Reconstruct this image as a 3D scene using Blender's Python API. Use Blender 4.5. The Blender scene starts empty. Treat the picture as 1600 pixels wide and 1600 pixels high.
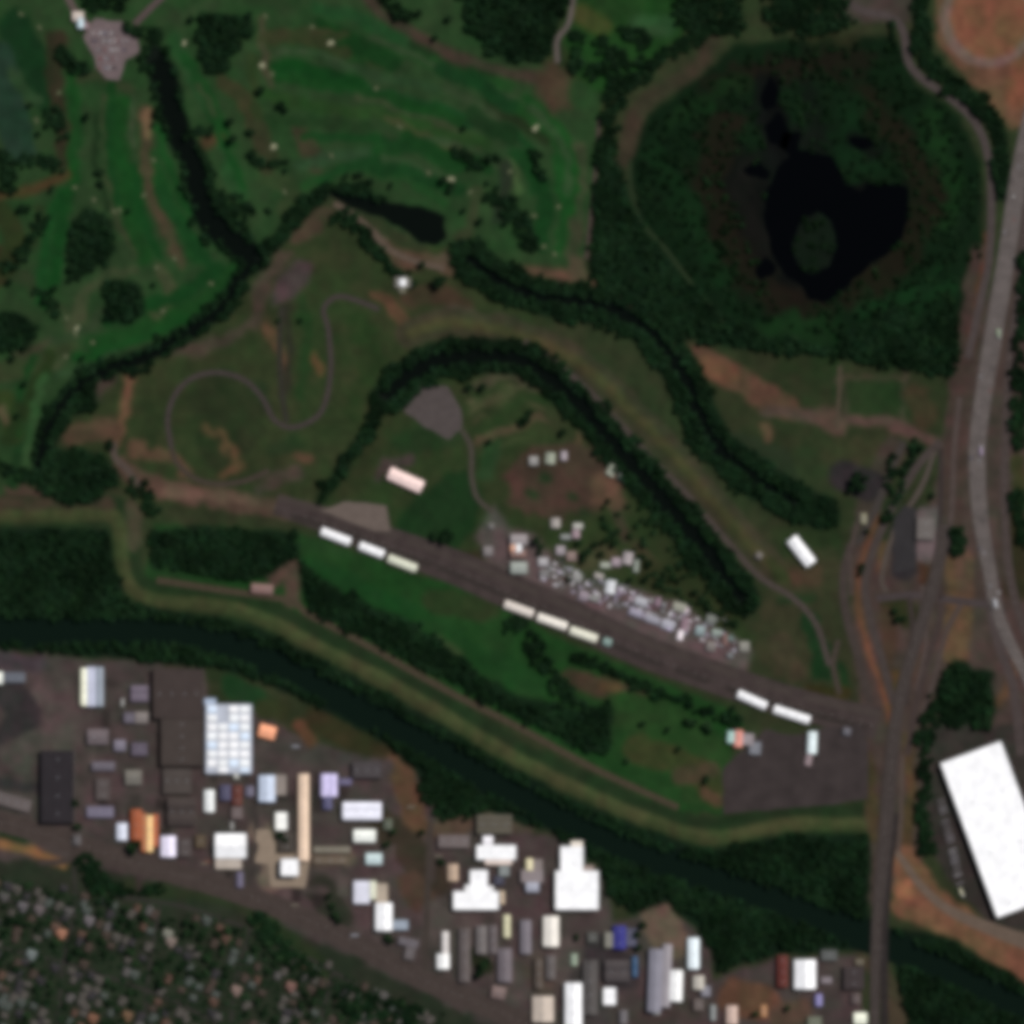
import bpy, math, random
import numpy as np

# ------------------------------------------------------------------ camera, sky, sun, exposure
scn = bpy.context.scene
COL = scn.collection
cam_d = bpy.data.cameras.new("camera"); cam = bpy.data.objects.new("camera", cam_d); COL.objects.link(cam)
CAM_H = 8000.0
cam.location = (0, 0, CAM_H)
cam_d.sensor_width = 36.0
cam_d.lens = 36.0 * CAM_H / 1600.0
cam_d.clip_start = 10.0
cam_d.clip_end = 40000.0
scn.camera = cam

SUN_EL, SUN_AZ = 50.0, 52.0          # azimuth clockwise from north (+Y): sun in the north-east
w = bpy.data.worlds.new("World"); scn.world = w; w.use_nodes = True
nt = w.node_tree
sky = nt.nodes.new("ShaderNodeTexSky"); sky.sky_type = 'NISHITA'; sky.sun_disc = False
sky.sun_elevation = math.radians(SUN_EL); sky.sun_rotation = math.radians(SUN_AZ)
bg = nt.nodes["Background"]; bg.inputs["Strength"].default_value = 0.065
nt.links.new(sky.outputs[0], bg.inputs["Color"])
sd = bpy.data.lights.new("sun", 'SUN'); sd.energy = 4.45; sd.angle = math.radians(0.5); sd.color = (1.0, 0.955, 0.9)
so = bpy.data.objects.new("sun", sd); COL.objects.link(so)
so.location = (600, 500, 900)
so.rotation_euler = (math.radians(90 - SUN_EL), 0, math.radians(180 - SUN_AZ))
scn.view_settings.view_transform = 'Standard'
scn.view_settings.look = 'None'
scn.view_settings.exposure = 0.0
scn.view_settings.gamma = 1.0
scn.cycles.pixel_filter_type = 'BLACKMAN_HARRIS'
scn.cycles.filter_width = 7.5        # the satellite sensor's coarse resolution
scn.cycles.max_bounces = 4
scn.cycles.use_denoising = True

K = 1.24                              # light a level surface sends back per unit of base colour
rng = np.random.default_rng(7)
random.seed(7)

def lin(c):
    c = np.asarray(c, dtype=float) / 255.0
    return np.where(c <= 0.04045, c / 12.92, ((c + 0.055) / 1.055) ** 2.4)
def alb(c):
    return tuple(float(v) for v in np.minimum(lin(c) / K, 0.86))
def W(x, y): return (x - 800.0, 800.0 - y)

# ------------------------------------------------------------------ object helpers
def link(o, parent=None):
    COL.objects.link(o)
    if parent is not None: o.parent = parent
    return o
def tag(o, label=None, cat=None, group=None, kind=None):
    if label: o['label'] = label
    if cat: o['category'] = cat
    if group: o['group'] = group
    if kind: o['kind'] = kind
    return o
class MB:
    def __init__(s): s.v = []; s.f = []
    def add(s, vs, fs):
        n = len(s.v); s.v += [tuple(p) for p in vs]; s.f += [tuple(i + n for i in f) for f in fs]; return s
    def box(s, x0, y0, z0, x1, y1, z1):
        return s.add([(x0,y0,z0),(x1,y0,z0),(x1,y1,z0),(x0,y1,z0),(x0,y0,z1),(x1,y0,z1),(x1,y1,z1),(x0,y1,z1)],
                     [(3,2,1,0),(4,5,6,7),(0,1,5,4),(1,2,6,5),(2,3,7,6),(3,0,4,7)])
    def gable(s, x0, y0, x1, y1, z0, rise, along='x', th=0.25):
        # solid pitched roof, ridge along x or y
        if along == 'x':
            ym = (y0 + y1) / 2
            v = [(x0,y0,z0),(x1,y0,z0),(x1,y1,z0),(x0,y1,z0),(x0,y0,z0+th),(x1,y0,z0+th),(x1,y1,z0+th),(x0,y1,z0+th),(x0,ym,z0+th+rise),(x1,ym,z0+th+rise)]
            f = [(3,2,1,0),(0,1,5,4),(2,3,7,6),(4,5,9,8),(6,7,8,9),(1,2,6,9,5),(3,0,4,8,7)]
        else:
            xm = (x0 + x1) / 2
            v = [(x0,y0,z0),(x1,y0,z0),(x1,y1,z0),(x0,y1,z0),(x0,y0,z0+th),(x1,y0,z0+th),(x1,y1,z0+th),(x0,y1,z0+th),(xm,y0,z0+th+rise),(xm,y1,z0+th+rise)]
            f = [(3,2,1,0),(1,2,6,5),(3,0,4,7),(4,8,9,7),(8,5,6,9),(0,1,5,8,4),(2,3,7,9,6)]
        return s.add(v, f)
    def tube(s, p, q, r0, r1, n=7):
        p = np.array(p, float); q = np.array(q, float); d = q - p; d /= max(np.linalg.norm(d), 1e-6)
        a = np.cross(d, (0.3, 0.9, 0.2)); a /= np.linalg.norm(a); b = np.cross(d, a)
        vs = []
        for c, r in ((p, r0), (q, r1)):
            for k in range(n):
                t = 2 * math.pi * k / n; vs.append(c + r * (math.cos(t) * a + math.sin(t) * b))
        fs = [(k, (k + 1) % n, n + (k + 1) % n, n + k) for k in range(n)] + [tuple(range(n))[::-1], tuple(range(n, 2 * n))]
        return s.add(vs, fs)
    def mesh(s, name):
        me = bpy.data.meshes.new(name); me.from_pydata(s.v, [], s.f); me.update(); return me
    def build(s, name, m, parent=None):
        me = s.mesh(name); me.materials.append(m); o = bpy.data.objects.new(name, me); return link(o, parent)
def empty(name, x, y, z=0.0, rot=0.0):
    o = bpy.data.objects.new(name, None); o.empty_display_size = 2
    o.location = (x, y, z); o.rotation_euler = (0, 0, rot); return link(o)

# ------------------------------------------------------------------ materials
_mats = {}
def mat(c, var=0.18, scale=0.12, rough=0.85, spec=0.15, name=None, raw=None):
    key = (tuple(c) if raw is None else tuple(raw), var, scale, rough, spec)
    if key in _mats: return _mats[key]
    a = alb(c) if raw is None else raw
    m = bpy.data.materials.new(name or "surface"); m.use_nodes = True
    n = m.node_tree; b = n.nodes["Principled BSDF"]
    b.inputs["Roughness"].default_value = rough; b.inputs["Specular IOR Level"].default_value = spec
    tc = n.nodes.new("ShaderNodeTexCoord"); no = n.nodes.new("ShaderNodeTexNoise")
    no.inputs["Scale"].default_value = scale; no.inputs["Detail"].default_value = 5
    n.links.new(tc.outputs["Object"], no.inputs["Vector"])
    mr = n.nodes.new("ShaderNodeMapRange"); mr.inputs["From Min"].default_value = 0.3; mr.inputs["From Max"].default_value = 0.7
    mr.inputs["To Min"].default_value = 1 - var; mr.inputs["To Max"].default_value = 1 + var
    n.links.new(no.outputs["Fac"], mr.inputs["Value"])
    mx = n.nodes.new("ShaderNodeMix"); mx.data_type = 'RGBA'; mx.blend_type = 'MULTIPLY'; mx.inputs["Factor"].default_value = 1
    mx.inputs["A"].default_value = (*a, 1)
    n.links.new(mr.outputs[0], mx.inputs["B"]); n.links.new(mx.outputs["Result"], b.inputs["Base Color"])
    _mats[key] = m; return m
def mat_attr(name, attr, rough=0.95, spec=0.05, var=0.15, scale=0.2):
    m = bpy.data.materials.new(name); m.use_nodes = True
    n = m.node_tree; b = n.nodes["Principled BSDF"]
    b.inputs["Roughness"].default_value = rough; b.inputs["Specular IOR Level"].default_value = spec
    at = n.nodes.new("ShaderNodeAttribute"); at.attribute_name = attr
    tc = n.nodes.new("ShaderNodeTexCoord"); no = n.nodes.new("ShaderNodeTexNoise")
    no.inputs["Scale"].default_value = scale; no.inputs["Detail"].default_value = 6; no.inputs["Roughness"].default_value = 0.65
    n.links.new(tc.outputs["Object"], no.inputs["Vector"])
    mr = n.nodes.new("ShaderNodeMapRange"); mr.inputs["From Min"].default_value = 0.3; mr.inputs["From Max"].default_value = 0.7
    mr.inputs["To Min"].default_value = 1 - var; mr.inputs["To Max"].default_value = 1 + var
    n.links.new(no.outputs["Fac"], mr.inputs["Value"])
    mx = n.nodes.new("ShaderNodeMix"); mx.data_type = 'RGBA'; mx.blend_type = 'MULTIPLY'; mx.inputs["Factor"].default_value = 1
    n.links.new(at.outputs["Color"], mx.inputs["A"])
    n.links.new(mr.outputs[0], mx.inputs["B"]); n.links.new(mx.outputs["Result"], b.inputs["Base Color"])
    return m
def mat_water(name, raw, rough=0.12):
    m = bpy.data.materials.new(name); m.use_nodes = True
    n = m.node_tree; b = n.nodes["Principled BSDF"]
    b.inputs["Base Color"].default_value = (*raw, 1); b.inputs["Roughness"].default_value = rough; b.inputs["IOR"].default_value = 1.33; b.inputs["Specular IOR Level"].default_value = 0.16
    no = n.nodes.new("ShaderNodeTexNoise"); no.inputs["Scale"].default_value = 0.35; no.inputs["Detail"].default_value = 3
    tc = n.nodes.new("ShaderNodeTexCoord"); n.links.new(tc.outputs["Object"], no.inputs["Vector"])
    bp = n.nodes.new("ShaderNodeBump"); bp.inputs["Strength"].default_value = 0.15; bp.inputs["Distance"].default_value = 0.2
    n.links.new(no.outputs["Fac"], bp.inputs["Height"]); n.links.new(bp.outputs[0], b.inputs["Normal"])
    return m

# ------------------------------------------------------------------ 2-D shape helpers (photo-plan coordinates: x east, y south, metres)
def catmull(pts, step=5.0):
    p = np.array(pts, float)
    if len(p) < 3:
        n = max(2, int(np.linalg.norm(p[1] - p[0]) / step)); t = np.linspace(0, 1, n)[:, None]
        return p[0] * (1 - t) + p[1] * t
    P = np.vstack([2 * p[0] - p[1], p, 2 * p[-1] - p[-2]]); out = []
    for i in range(1, len(P) - 2):
        n = max(2, int(np.linalg.norm(P[i + 1] - P[i]) / step)); t = np.linspace(0, 1, n, endpoint=False)[:, None]
        a, b, c, d = P[i - 1], P[i], P[i + 1], P[i + 2]
        out.append(0.5 * (2 * b + (c - a) * t + (2 * a - 5 * b + 4 * c - d) * t ** 2 + (3 * b - a - 3 * c + d) * t ** 3))
    out.append(P[-2][None]); return np.vstack(out)
def seg_dist(X, Y, line, closed=False):
    d = np.full(X.shape, 1e18); L = np.array(line, float)
    A = L if closed else L[:-1]; B = np.roll(L, -1, 0) if closed else L[1:]
    for (ax, ay), (bx, by) in zip(A, B):
        vx, vy = bx - ax, by - ay; q = vx * vx + vy * vy + 1e-9
        t = np.clip(((X - ax) * vx + (Y - ay) * vy) / q, 0, 1)
        d = np.minimum(d, (X - ax - t * vx) ** 2 + (Y - ay - t * vy) ** 2)
    return np.sqrt(d)
def inside(X, Y, poly):
    r = np.zeros(X.shape, bool); n = len(poly)
    for i in range(n):
        ax, ay = poly[i]; bx, by = poly[(i + 1) % n]
        if ay == by: continue
        r ^= ((ay > Y) != (by > Y)) & (X < (bx - ax) * (Y - ay) / (by - ay) + ax)
    return r
def vnoise(X, Y, s, seed):
    g = np.random.default_rng(seed).random((512, 512))
    x = np.asarray(X) / s + 137.3; y = np.asarray(Y) / s + 71.9
    xi = np.floor(x).astype(int); yi = np.floor(y).astype(int); fx = x - xi; fy = y - yi
    fx = fx * fx * (3 - 2 * fx); fy = fy * fy * (3 - 2 * fy)
    a = g[yi % 512, xi % 512]; b = g[yi % 512, (xi + 1) % 512]; c = g[(yi + 1) % 512, xi % 512]; d = g[(yi + 1) % 512, (xi + 1) % 512]
    return (a * (1 - fx) + b * fx) * (1 - fy) + (c * (1 - fx) + d * fx) * fy
def smooth(t): t = np.clip(t, 0, 1); return t * t * (3 - 2 * t)

# ------------------------------------------------------------------ the plan of the land
# water courses: (name, centre line, width)
RIVER = [(-160,985),(0,985),(100,988),(200,985),(300,992),(400,1024),(500,1073),(600,1126),(700,1182),(800,1236),(900,1290),(1000,1335),(1100,1368),(1200,1404),(1300,1440),(1400,1482),(1500,1525),(1600,1575),(1760,1650)]
GOLF_CH = [(243,92),(258,120),(264,150),(270,185),(284,220),(302,252),(312,300),(330,345),(362,375),(398,404)]
WEST_CH = [(398,404),(372,440),(345,478),(310,508),(270,535),(220,560),(160,580),(120,605),(85,650),(68,690),(62,730)]
CH_B1 = [(730,402),(770,432),(830,460),(900,470),(965,487),(1020,522),(1052,560),(1078,605),(1100,660),(1128,705),(1180,745),(1240,785)]
CH_C = [(606,620),(640,588),(690,562),(750,558),(810,562),(860,590),(905,632),(955,688),(1005,745),(1055,803),(1100,855),(1130,895),(1160,935)]
POND_N = [(512,300),(560,306),(610,318),(660,326),(694,338),(696,372),(680,384),(655,378),(630,358),(590,338),(545,322)]
MARSH_WATER = [(1215,262),(1250,236),(1300,242),(1315,266),(1322,292),(1350,292),(1380,286),(1420,296),(1419,340),(1410,372),(1380,402),(1350,426),(1312,452),(1290,476),(1264,466),(1248,440),(1224,425),(1204,395),(1195,350),(1196,300)]
ISLAND = [(1250,345),(1275,330),(1300,345),(1308,385),(1298,415),(1270,430),(1245,415),(1236,380)]
LEVEE = [(-160,806),(0,806),(100,806),(165,802),(188,822),(192,880),(208,920),(250,940),(330,946),(400,962),(500,1012),(600,1064),(700,1122),(800,1182),(900,1232),(1000,1276),(1080,1304),(1130,1308),(1230,1289),(1352,1288)]
LEVEE_IN = [(640,522),(700,505),(780,516),(860,542),(920,580),(970,625),(1020,675),(1070,733),(1120,792),(1170,852),(1215,895)]
STRIP = [(430,790),(520,816),(600,846),(700,882),(800,925),(900,968),(1000,1015),(1100,1052),(1200,1086),(1300,1114),(1372,1130)]
MAINROAD = [(-160,1238),(0,1283),(80,1306),(200,1345),(320,1378),(450,1424),(550,1470),(640,1520),(720,1556),(800,1590),(900,1640)]
HWY = [(1640,60),(1606,205),(1588,300),(1570,420),(1553,520),(1538,610),(1527,700),(1531,800),(1545,885),(1557,950),(1578,1005),(1610,1070),(1650,1180)]
SROAD = [(1478,820),(1462,900),(1432,1000),(1404,1100),(1392,1200),(1384,1300),(1374,1400),(1368,1500),(1366,1700)]

# grid
STEP = 4.5
core = np.arange(-60, 1660 + STEP, STEP)
outer = np.array([40, 100, 200, 400, 800, 1600, 3200, 6000.0])
ax = np.concatenate([core[0] - outer[::-1], core, core[-1] + outer])
GX, GY = np.meshgrid(ax, ax); N = len(ax)
WX = vnoise(GX, GY, 14, 1) - 0.5 + 0.8 * (vnoise(GX, GY, 40, 2) - 0.5)
WY = vnoise(GX, GY, 14, 3) - 0.5 + 0.8 * (vnoise(GX, GY, 40, 4) - 0.5)
C = np.zeros((N, N, 3)); C[:] = (44, 52, 32)
H = np.zeros((N, N))
def window(pts, pad):
    p = np.array(pts, float); x0, y0 = p.min(0) - pad; x1, y1 = p.max(0) + pad
    i0, i1 = np.searchsorted(ax, [y0, y1]); j0, j1 = np.searchsorted(ax, [x0, x1])
    return slice(max(i0 - 1, 0), i1 + 1), slice(max(j0 - 1, 0), j1 + 1)
def mask_poly(poly, soft=5, warp=8):
    s = window(poly, soft + warp + 10); X = GX[s] + warp * WX[s]; Y = GY[s] + warp * WY[s]
    d = seg_dist(X, Y, poly, True); d = np.where(inside(X, Y, poly), -d, d)
    return s, smooth(0.5 - d / (2 * soft))
def mask_line(line, wd, soft=4, warp=5):
    L = catmull(line, 14); s = window(L, wd + soft + warp + 10); X = GX[s] + warp * WX[s]; Y = GY[s] + warp * WY[s]
    return s, smooth(0.5 - (seg_dist(X, Y, L) - wd / 2) / (2 * soft))
def P(poly, c, a=1.0, soft=5, warp=8):
    s, m = mask_poly(poly, soft, warp); m = (m * a)[..., None]; C[s] = C[s] * (1 - m) + np.array(c, float) * m
def R(line, wd, c, a=1.0, soft=4, warp=5):
    s, m = mask_line(line, wd, soft, warp); m = (m * a)[..., None]; C[s] = C[s] * (1 - m) + np.array(c, float) * m
def B(x0, y0, x1, y1, c, a=1.0, soft=5, warp=8): P([(x0,y0),(x1,y0),(x1,y1),(x0,y1)], c, a, soft, warp)

# --- golf course
P([(-60,-60),(720,-60),(800,80),(940,140),(935,300),(915,420),(800,440),(720,390),(690,400),(520,300),(420,390),(330,500),(130,600),(60,700),(50,780),(-60,780)], (39,58,35), soft=3)
for l, wd, c in [([(20,40),(50,90),(70,150)], 46, (21,45,25)), ([(0,90),(15,160),(30,230)], 50, (33,51,39)), ([(20,110),(35,135),(60,160)], 14, (42,62,40)),
                 ([(95,60),(85,120),(95,190),(100,270)], 22, (46,44,30)), ([(112,120),(118,200),(112,280),(105,330)], 20, (26,58,28)), ([(162,150),(168,250),(178,330),(215,400)], 10, (52,58,40)),
                 ([(190,160),(190,240),(200,320),(225,400)], 26, (25,55,26)), ([(232,240),(250,290),(280,340),(310,400)], 22, (28,60,30)),
                 ([(222,170),(228,230),(232,300),(262,360),(285,410)], 18, (64,60,42)), ([(226,172),(230,212)], 13, (98,80,58)),
                 ([(0,308),(40,298),(100,274)], 16, (68,56,34)), ([(120,130),(160,120),(200,140)], 16, (50,56,38)),
                 ([(275,60),(300,120),(340,190),(355,260),(380,310)], 22, (36,62,36)), ([(300,95),(330,160),(360,230)], 14, (26,58,28)),
                 ([(350,130),(385,160),(395,200)], 24, (54,54,34)), ([(320,225),(345,215)], 16, (62,52,34)),
                 ([(430,110),(500,125),(570,140),(660,165),(740,190)], 22, (24,58,30)), ([(425,60),(470,60),(540,80),(600,95)], 18, (46,52,32)),
                 ([(420,150),(500,165),(600,180),(680,200),(760,225)], 20, (38,60,32)), ([(610,185),(640,205),(700,228),(745,240)], 15, (58,62,40)),
                 ([(560,95),(600,70),(690,100),(790,130)], 26, (30,60,30)), ([(500,10),(560,30),(640,70)], 20, (34,62,36)),
                 ([(470,205),(485,235),(490,255)], 26, (58,54,38)), ([(470,260),(520,245),(580,240)], 18, (44,62,42)),
                 ([(590,240),(650,230),(720,260)], 22, (26,56,28)), ([(480,290),(540,265),(620,275),(690,310)], 16, (32,60,32)),
                 ([(410,30),(412,90),(425,130)], 14, (62,62,44)), ([(745,300),(735,350),(720,380)], 16, (50,56,38)),
                 ([(800,170),(860,200),(900,260)], 30, (30,62,30)), ([(870,250),(885,320),(880,390)], 22, (28,62,30)), ([(905,230),(905,300),(895,400)], 24, (54,60,42)),
                 ([(760,160),(810,190),(850,215)], 16, (32,44,26)), ([(800,250),(808,300)], 12, (60,80,50)),
                 ([(0,430),(40,440),(70,470),(110,500)], 26, (46,58,38)), ([(60,470),(70,400),(80,330),(95,300)], 16, (26,60,30)),
                 ([(130,470),(118,500),(110,540),(90,570)], 22, (60,66,46)), ([(150,540),(240,510),(320,470),(370,425)], 34, (27,58,28)),
                 ([(250,420),(270,450),(255,480),(240,490)], 20, (60,64,44)), ([(210,420),(150,440),(120,480)], 16, (52,62,42)),
                 ([(0,580),(40,575),(80,560),(110,540)], 26, (50,58,38)), ([(75,560),(60,600),(40,650)], 22, (36,48,26)),
                 ([(70,590),(55,640),(45,690),(36,740)], 14, (48,72,44)), ([(10,620),(20,680)], 30, (44,54,30)), ([(0,640),(8,655)], 14, (74,68,48)),
                 ([(20,770),(50,772),(75,780)], 22, (72,58,48)), ([(0,430),(0,400)], 40, (50,46,28))]:
    R(l, wd, c, soft=4, warp=9)
for l, wd, c in [([(440,120),(540,135),(640,160),(720,190)], 16, (24,56,26)), ([(430,80),(500,85),(560,105)], 7, (52,66,46)), ([(580,60),(650,90),(740,125),(800,150)], 8, (50,64,44)), ([(560,150),(640,175),(720,205)], 7, (52,62,42)),
                 ([(480,215),(560,215),(640,230)], 14, (24,54,27)), ([(500,275),(560,258),(640,262)], 12, (24,56,28)), ([(170,130),(185,200),(195,280),(215,350)], 12, (23,55,26)), ([(245,200),(265,270),(300,330),(350,385)], 14, (26,60,29)), ([(205,150),(208,230)], 6, (54,64,46)),
                 ([(290,90),(320,150),(345,220),(380,290)], 12, (25,57,28)), ([(310,130),(335,180)], 7, (52,62,42)), ([(120,560),(220,530),(310,485),(385,415)], 14, (25,59,28)), ([(90,590),(180,550)], 7, (44,64,42)), ([(50,560),(30,620),(25,680)], 10, (26,56,28)), ([(100,300),(95,400),(70,480)], 12, (25,60,29)),
                 ([(820,150),(870,200),(895,260),(895,330)], 12, (27,62,29)), ([(760,260),(800,230),(840,230)], 10, (40,62,38)), ([(770,190),(830,230),(830,300)], 12, (24,54,28)), ([(660,215),(720,225),(770,260)], 8, (46,62,42)), ([(600,30),(640,50)], 12, (26,52,26)), ([(440,290),(420,340),(400,370)], 20, (34,56,32)),
                 ([(430,100),(470,105),(560,130)], 20, (19,52,23)), ([(650,70),(700,85),(760,110)], 26, (27,46,26)), ([(690,110),(740,130),(800,165)], 24, (22,50,26)), ([(700,140),(780,180)], 12, (46,60,40)),
                 ([(420,190),(500,190),(570,200)], 22, (33,52,30)), ([(640,215),(700,240),(760,262)], 20, (22,50,24)), ([(500,40),(560,70),(620,100)], 24, (22,50,24)), ([(520,100),(600,120),(680,140)], 12, (40,60,38)),
                 ([(560,255),(640,270),(720,295)], 22, (24,52,27)), ([(600,250),(660,262),(700,275)], 9, (44,62,40)), ([(420,280),(460,300),(440,330)], 26, (44,58,36)), ([(400,200),(420,260)], 30, (48,52,34)), ([(410,60),(470,50),(540,55)], 14, (50,54,34)),
                 ([(150,180),(150,260),(165,330)], 8, (26,42,24)), ([(80,60),(78,130)], 14, (38,40,26)), ([(170,160),(172,240),(180,320)], 12, (22,54,26)), ([(250,300),(290,360),(330,410)], 20, (24,56,28)), ([(210,260),(220,330),(250,400)], 14, (22,54,26)),
                 ([(0,330),(20,370),(10,420)], 30, (40,48,28)), ([(60,330),(50,380)], 14, (38,50,30)), ([(100,300),(92,380),(80,450)], 18, (22,56,26)), ([(180,470),(140,510),(60,545)], 14, (44,56,38)), ([(170,500),(260,470),(340,420)], 22, (22,54,26)),
                 ([(20,560),(70,540)], 14, (56,60,42)), ([(10,690),(30,640)], 20, (34,46,26)), ([(30,700),(20,760)], 16, (28,50,28)), ([(330,110),(350,60)], 12, (40,60,38)), ([(395,90),(400,180)], 16, (42,54,32)), ([(270,30),(300,20),(330,10)], 18, (44,58,38)),
                 ([(810,240),(850,300),(845,380)], 26, (23,52,26)), ([(830,165),(880,230),(888,300)], 12, (46,66,42)), ([(790,260),(780,340)], 20, (34,44,32)), ([(740,180),(800,215)], 26, (25,46,25)), ([(870,60),(880,100)], 14, (30,44,26)), ([(1010,90),(960,130)], 22, (22,40,20)), ([(900,90),(930,110)], 20, (18,34,16))]:
    R(l, wd, c, 1.0, soft=4, warp=9)
R([(560,-20),(600,25),(650,55),(690,78),(740,98),(800,115),(850,125)], 18, (58,52,41), soft=6)
P([(838,112),(870,100),(892,120),(890,170),(862,178),(840,150)], (68,56,42), soft=9)
R([(800,425),(850,430),(900,440),(950,452)], 26, (82,64,50), soft=7)
P([(890,400),(915,400),(920,440),(890,435)], (78,68,52))
# --- north meadow and woods edge
P([(890,-60),(1090,-60),(1065,60),(1000,110),(940,150),(900,115),(880,60)], (30,55,27))
R([(905,20),(940,40)], 30, (58,62,34), soft=8); R([(1000,40),(1040,40)], 34, (44,66,42), soft=8)
# --- marsh
P([(985,250),(1010,180),(1090,120),(1150,70),(1250,60),(1400,60),(1430,130),(1500,180),(1535,260),(1540,400),(1500,590),(1300,560),(1130,540),(1060,500),(1000,380)], (12,30,14), soft=8)
for l, wd, c in [([(1195,120),(1200,180),(1215,250)], 50, (10,13,11)), ([(1150,270),(1180,330),(1200,400),(1240,455)], 70, (11,12,11)), ([(1230,90),(1260,150),(1290,230)], 24, (11,18,12)), ([(1120,140),(1180,110),(1260,100),(1340,100)], 40, (25,22,15)), ([(1130,200),(1110,260),(1120,320),(1150,400),(1200,450),(1270,480)], 52, (26,22,15)),
                 ([(1350,150),(1390,200),(1430,250),(1450,310),(1430,370),(1390,420),(1330,460)], 46, (27,23,15)), ([(1200,140),(1200,200),(1210,260)], 34, (14,17,15)),
                 ([(1170,260),(1160,320),(1190,380)], 30, (20,20,17)), ([(1330,170),(1320,220),(1350,260)], 28, (14,38,18)), ([(1020,240),(1060,300),(1090,360),(1130,440)], 34, (15,40,18)),
                 ([(1250,200),(1270,220)], 30, (16,20,16)), ([(1040,200),(1100,160),(1150,130)], 22, (18,42,18)), ([(1450,180),(1480,260),(1490,340)], 34, (20,46,20)),
                 ([(1360,480),(1430,470),(1480,440)], 40, (18,46,22)), ([(1200,510),(1300,520)], 40, (20,44,20)), ([(1270,60),(1330,70)], 20, (40,40,24))]:
    R(l, wd, c, 0.85, soft=12, warp=22)
R([(1205,130),(1212,190),(1225,245)], 26, (8,10,9), soft=10, warp=20); R([(1330,215),(1370,240)], 18, (9,16,10), soft=8, warp=14); P(MARSH_WATER, (8,10,9), soft=8, warp=14); P(ISLAND, (14,24,15), soft=8, warp=12)
R([(1115,62),(1085,112),(1040,136),(1000,170),(985,212),(976,245)], 26, (54,50,37), soft=6)
# --- north-east dirt
P([(1462,-60),(1700,-60),(1700,120),(1604,205),(1575,200),(1500,110),(1466,70)], (92,70,52), soft=5)
P([(1545 + 76 * math.cos(a), 30 + 76 * math.sin(a)) for a in np.linspace(0, 2 * math.pi, 28, endpoint=False)], (104,88,78), soft=4, warp=3)
P([(1547 + 62 * math.cos(a), 28 + 62 * math.sin(a)) for a in np.linspace(0, 2 * math.pi, 28, endpoint=False)], (106,75,54), soft=5, warp=5)
R([(1600,110),(1590,150)], 40, (112,74,54), soft=10); B(1310,-60,1426,36, (70,60,58), 0.7)
# --- island west
P([(512,322),(560,350),(640,390),(720,385),(760,450),(860,500),(800,545),(690,545),(640,575),(600,640),(500,790),(300,800),(200,775),(120,700),(100,660),(150,600),(320,520),(410,410)], (44,54,31), soft=4)
for l, wd, c in [([(470,360),(510,340),(540,350)], 40, (68,56,44)), ([(440,400),(415,440),(405,480)], 26, (64,56,46)), ([(520,360),(560,380),(580,430)], 40, (42,52,30)),
                 ([(600,390),(640,405),(700,420)], 26, (76,62,48)), ([(560,340),(600,380)], 10, (84,72,62)), ([(690,410),(715,395)], 20, (80,66,54)), ([(640,470),(690,460),(720,480)], 30, (58,50,36)),
                 ([(590,460),(620,490),(640,520)], 20, (80,60,44)), ([(660,510),(720,495),(800,515)], 30, (70,60,54)), ([(340,620),(370,650),(350,690)], 90, (38,48,28)),
                 ([(320,665),(350,690),(375,720),(350,745)], 13, (82,66,45)), ([(420,510),(436,545),(440,575)], 17, (76,64,44)), ([(485,560),(500,575)], 20, (84,64,42)),
                 ([(565,590),(572,600)], 20, (80,62,42)), ([(470,470),(478,540),(470,620)], 16, (34,54,28)), ([(450,480),(450,560),(445,620)], 12, (40,42,32)),
                 ([(560,500),(580,560),(560,620),(550,640)], 34, (38,54,28)), ([(420,640),(400,600)], 16, (34,48,28)), ([(205,590),(195,650),(182,690)], 14, (98,72,54)),
                 ([(110,680),(145,672),(175,668)], 34, (76,60,46)), ([(210,700),(270,715),(290,740)], 20, (80,64,48)), ([(230,640),(240,690)], 24, (38,50,28)), 
                 ([(440,740),(500,720),(530,690)], 40, (46,54,32)), ([(460,710),(475,720)], 18, (80,62,46)), ([(430,700),(460,690)], 26, (38,52,30)), ([(400,760),(460,740)], 20, (64,58,48)),
                 ([(190,730),(230,755),(300,775),(380,786),(470,796)], 34, (78,64,52)), ([(260,768),(330,778),(400,788)], 16, (92,76,62)), ([(170,590),(150,610)], 30, (64,56,48)),
                 ([(400,500),(350,530),(250,550)], 22, (62,58,46))]:
    R(l, wd, c, soft=6, warp=12)
P([(425,462),(440,430),(462,402),(486,410),(482,440),(456,466),(430,480)], (66,57,55), soft=6)
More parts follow.
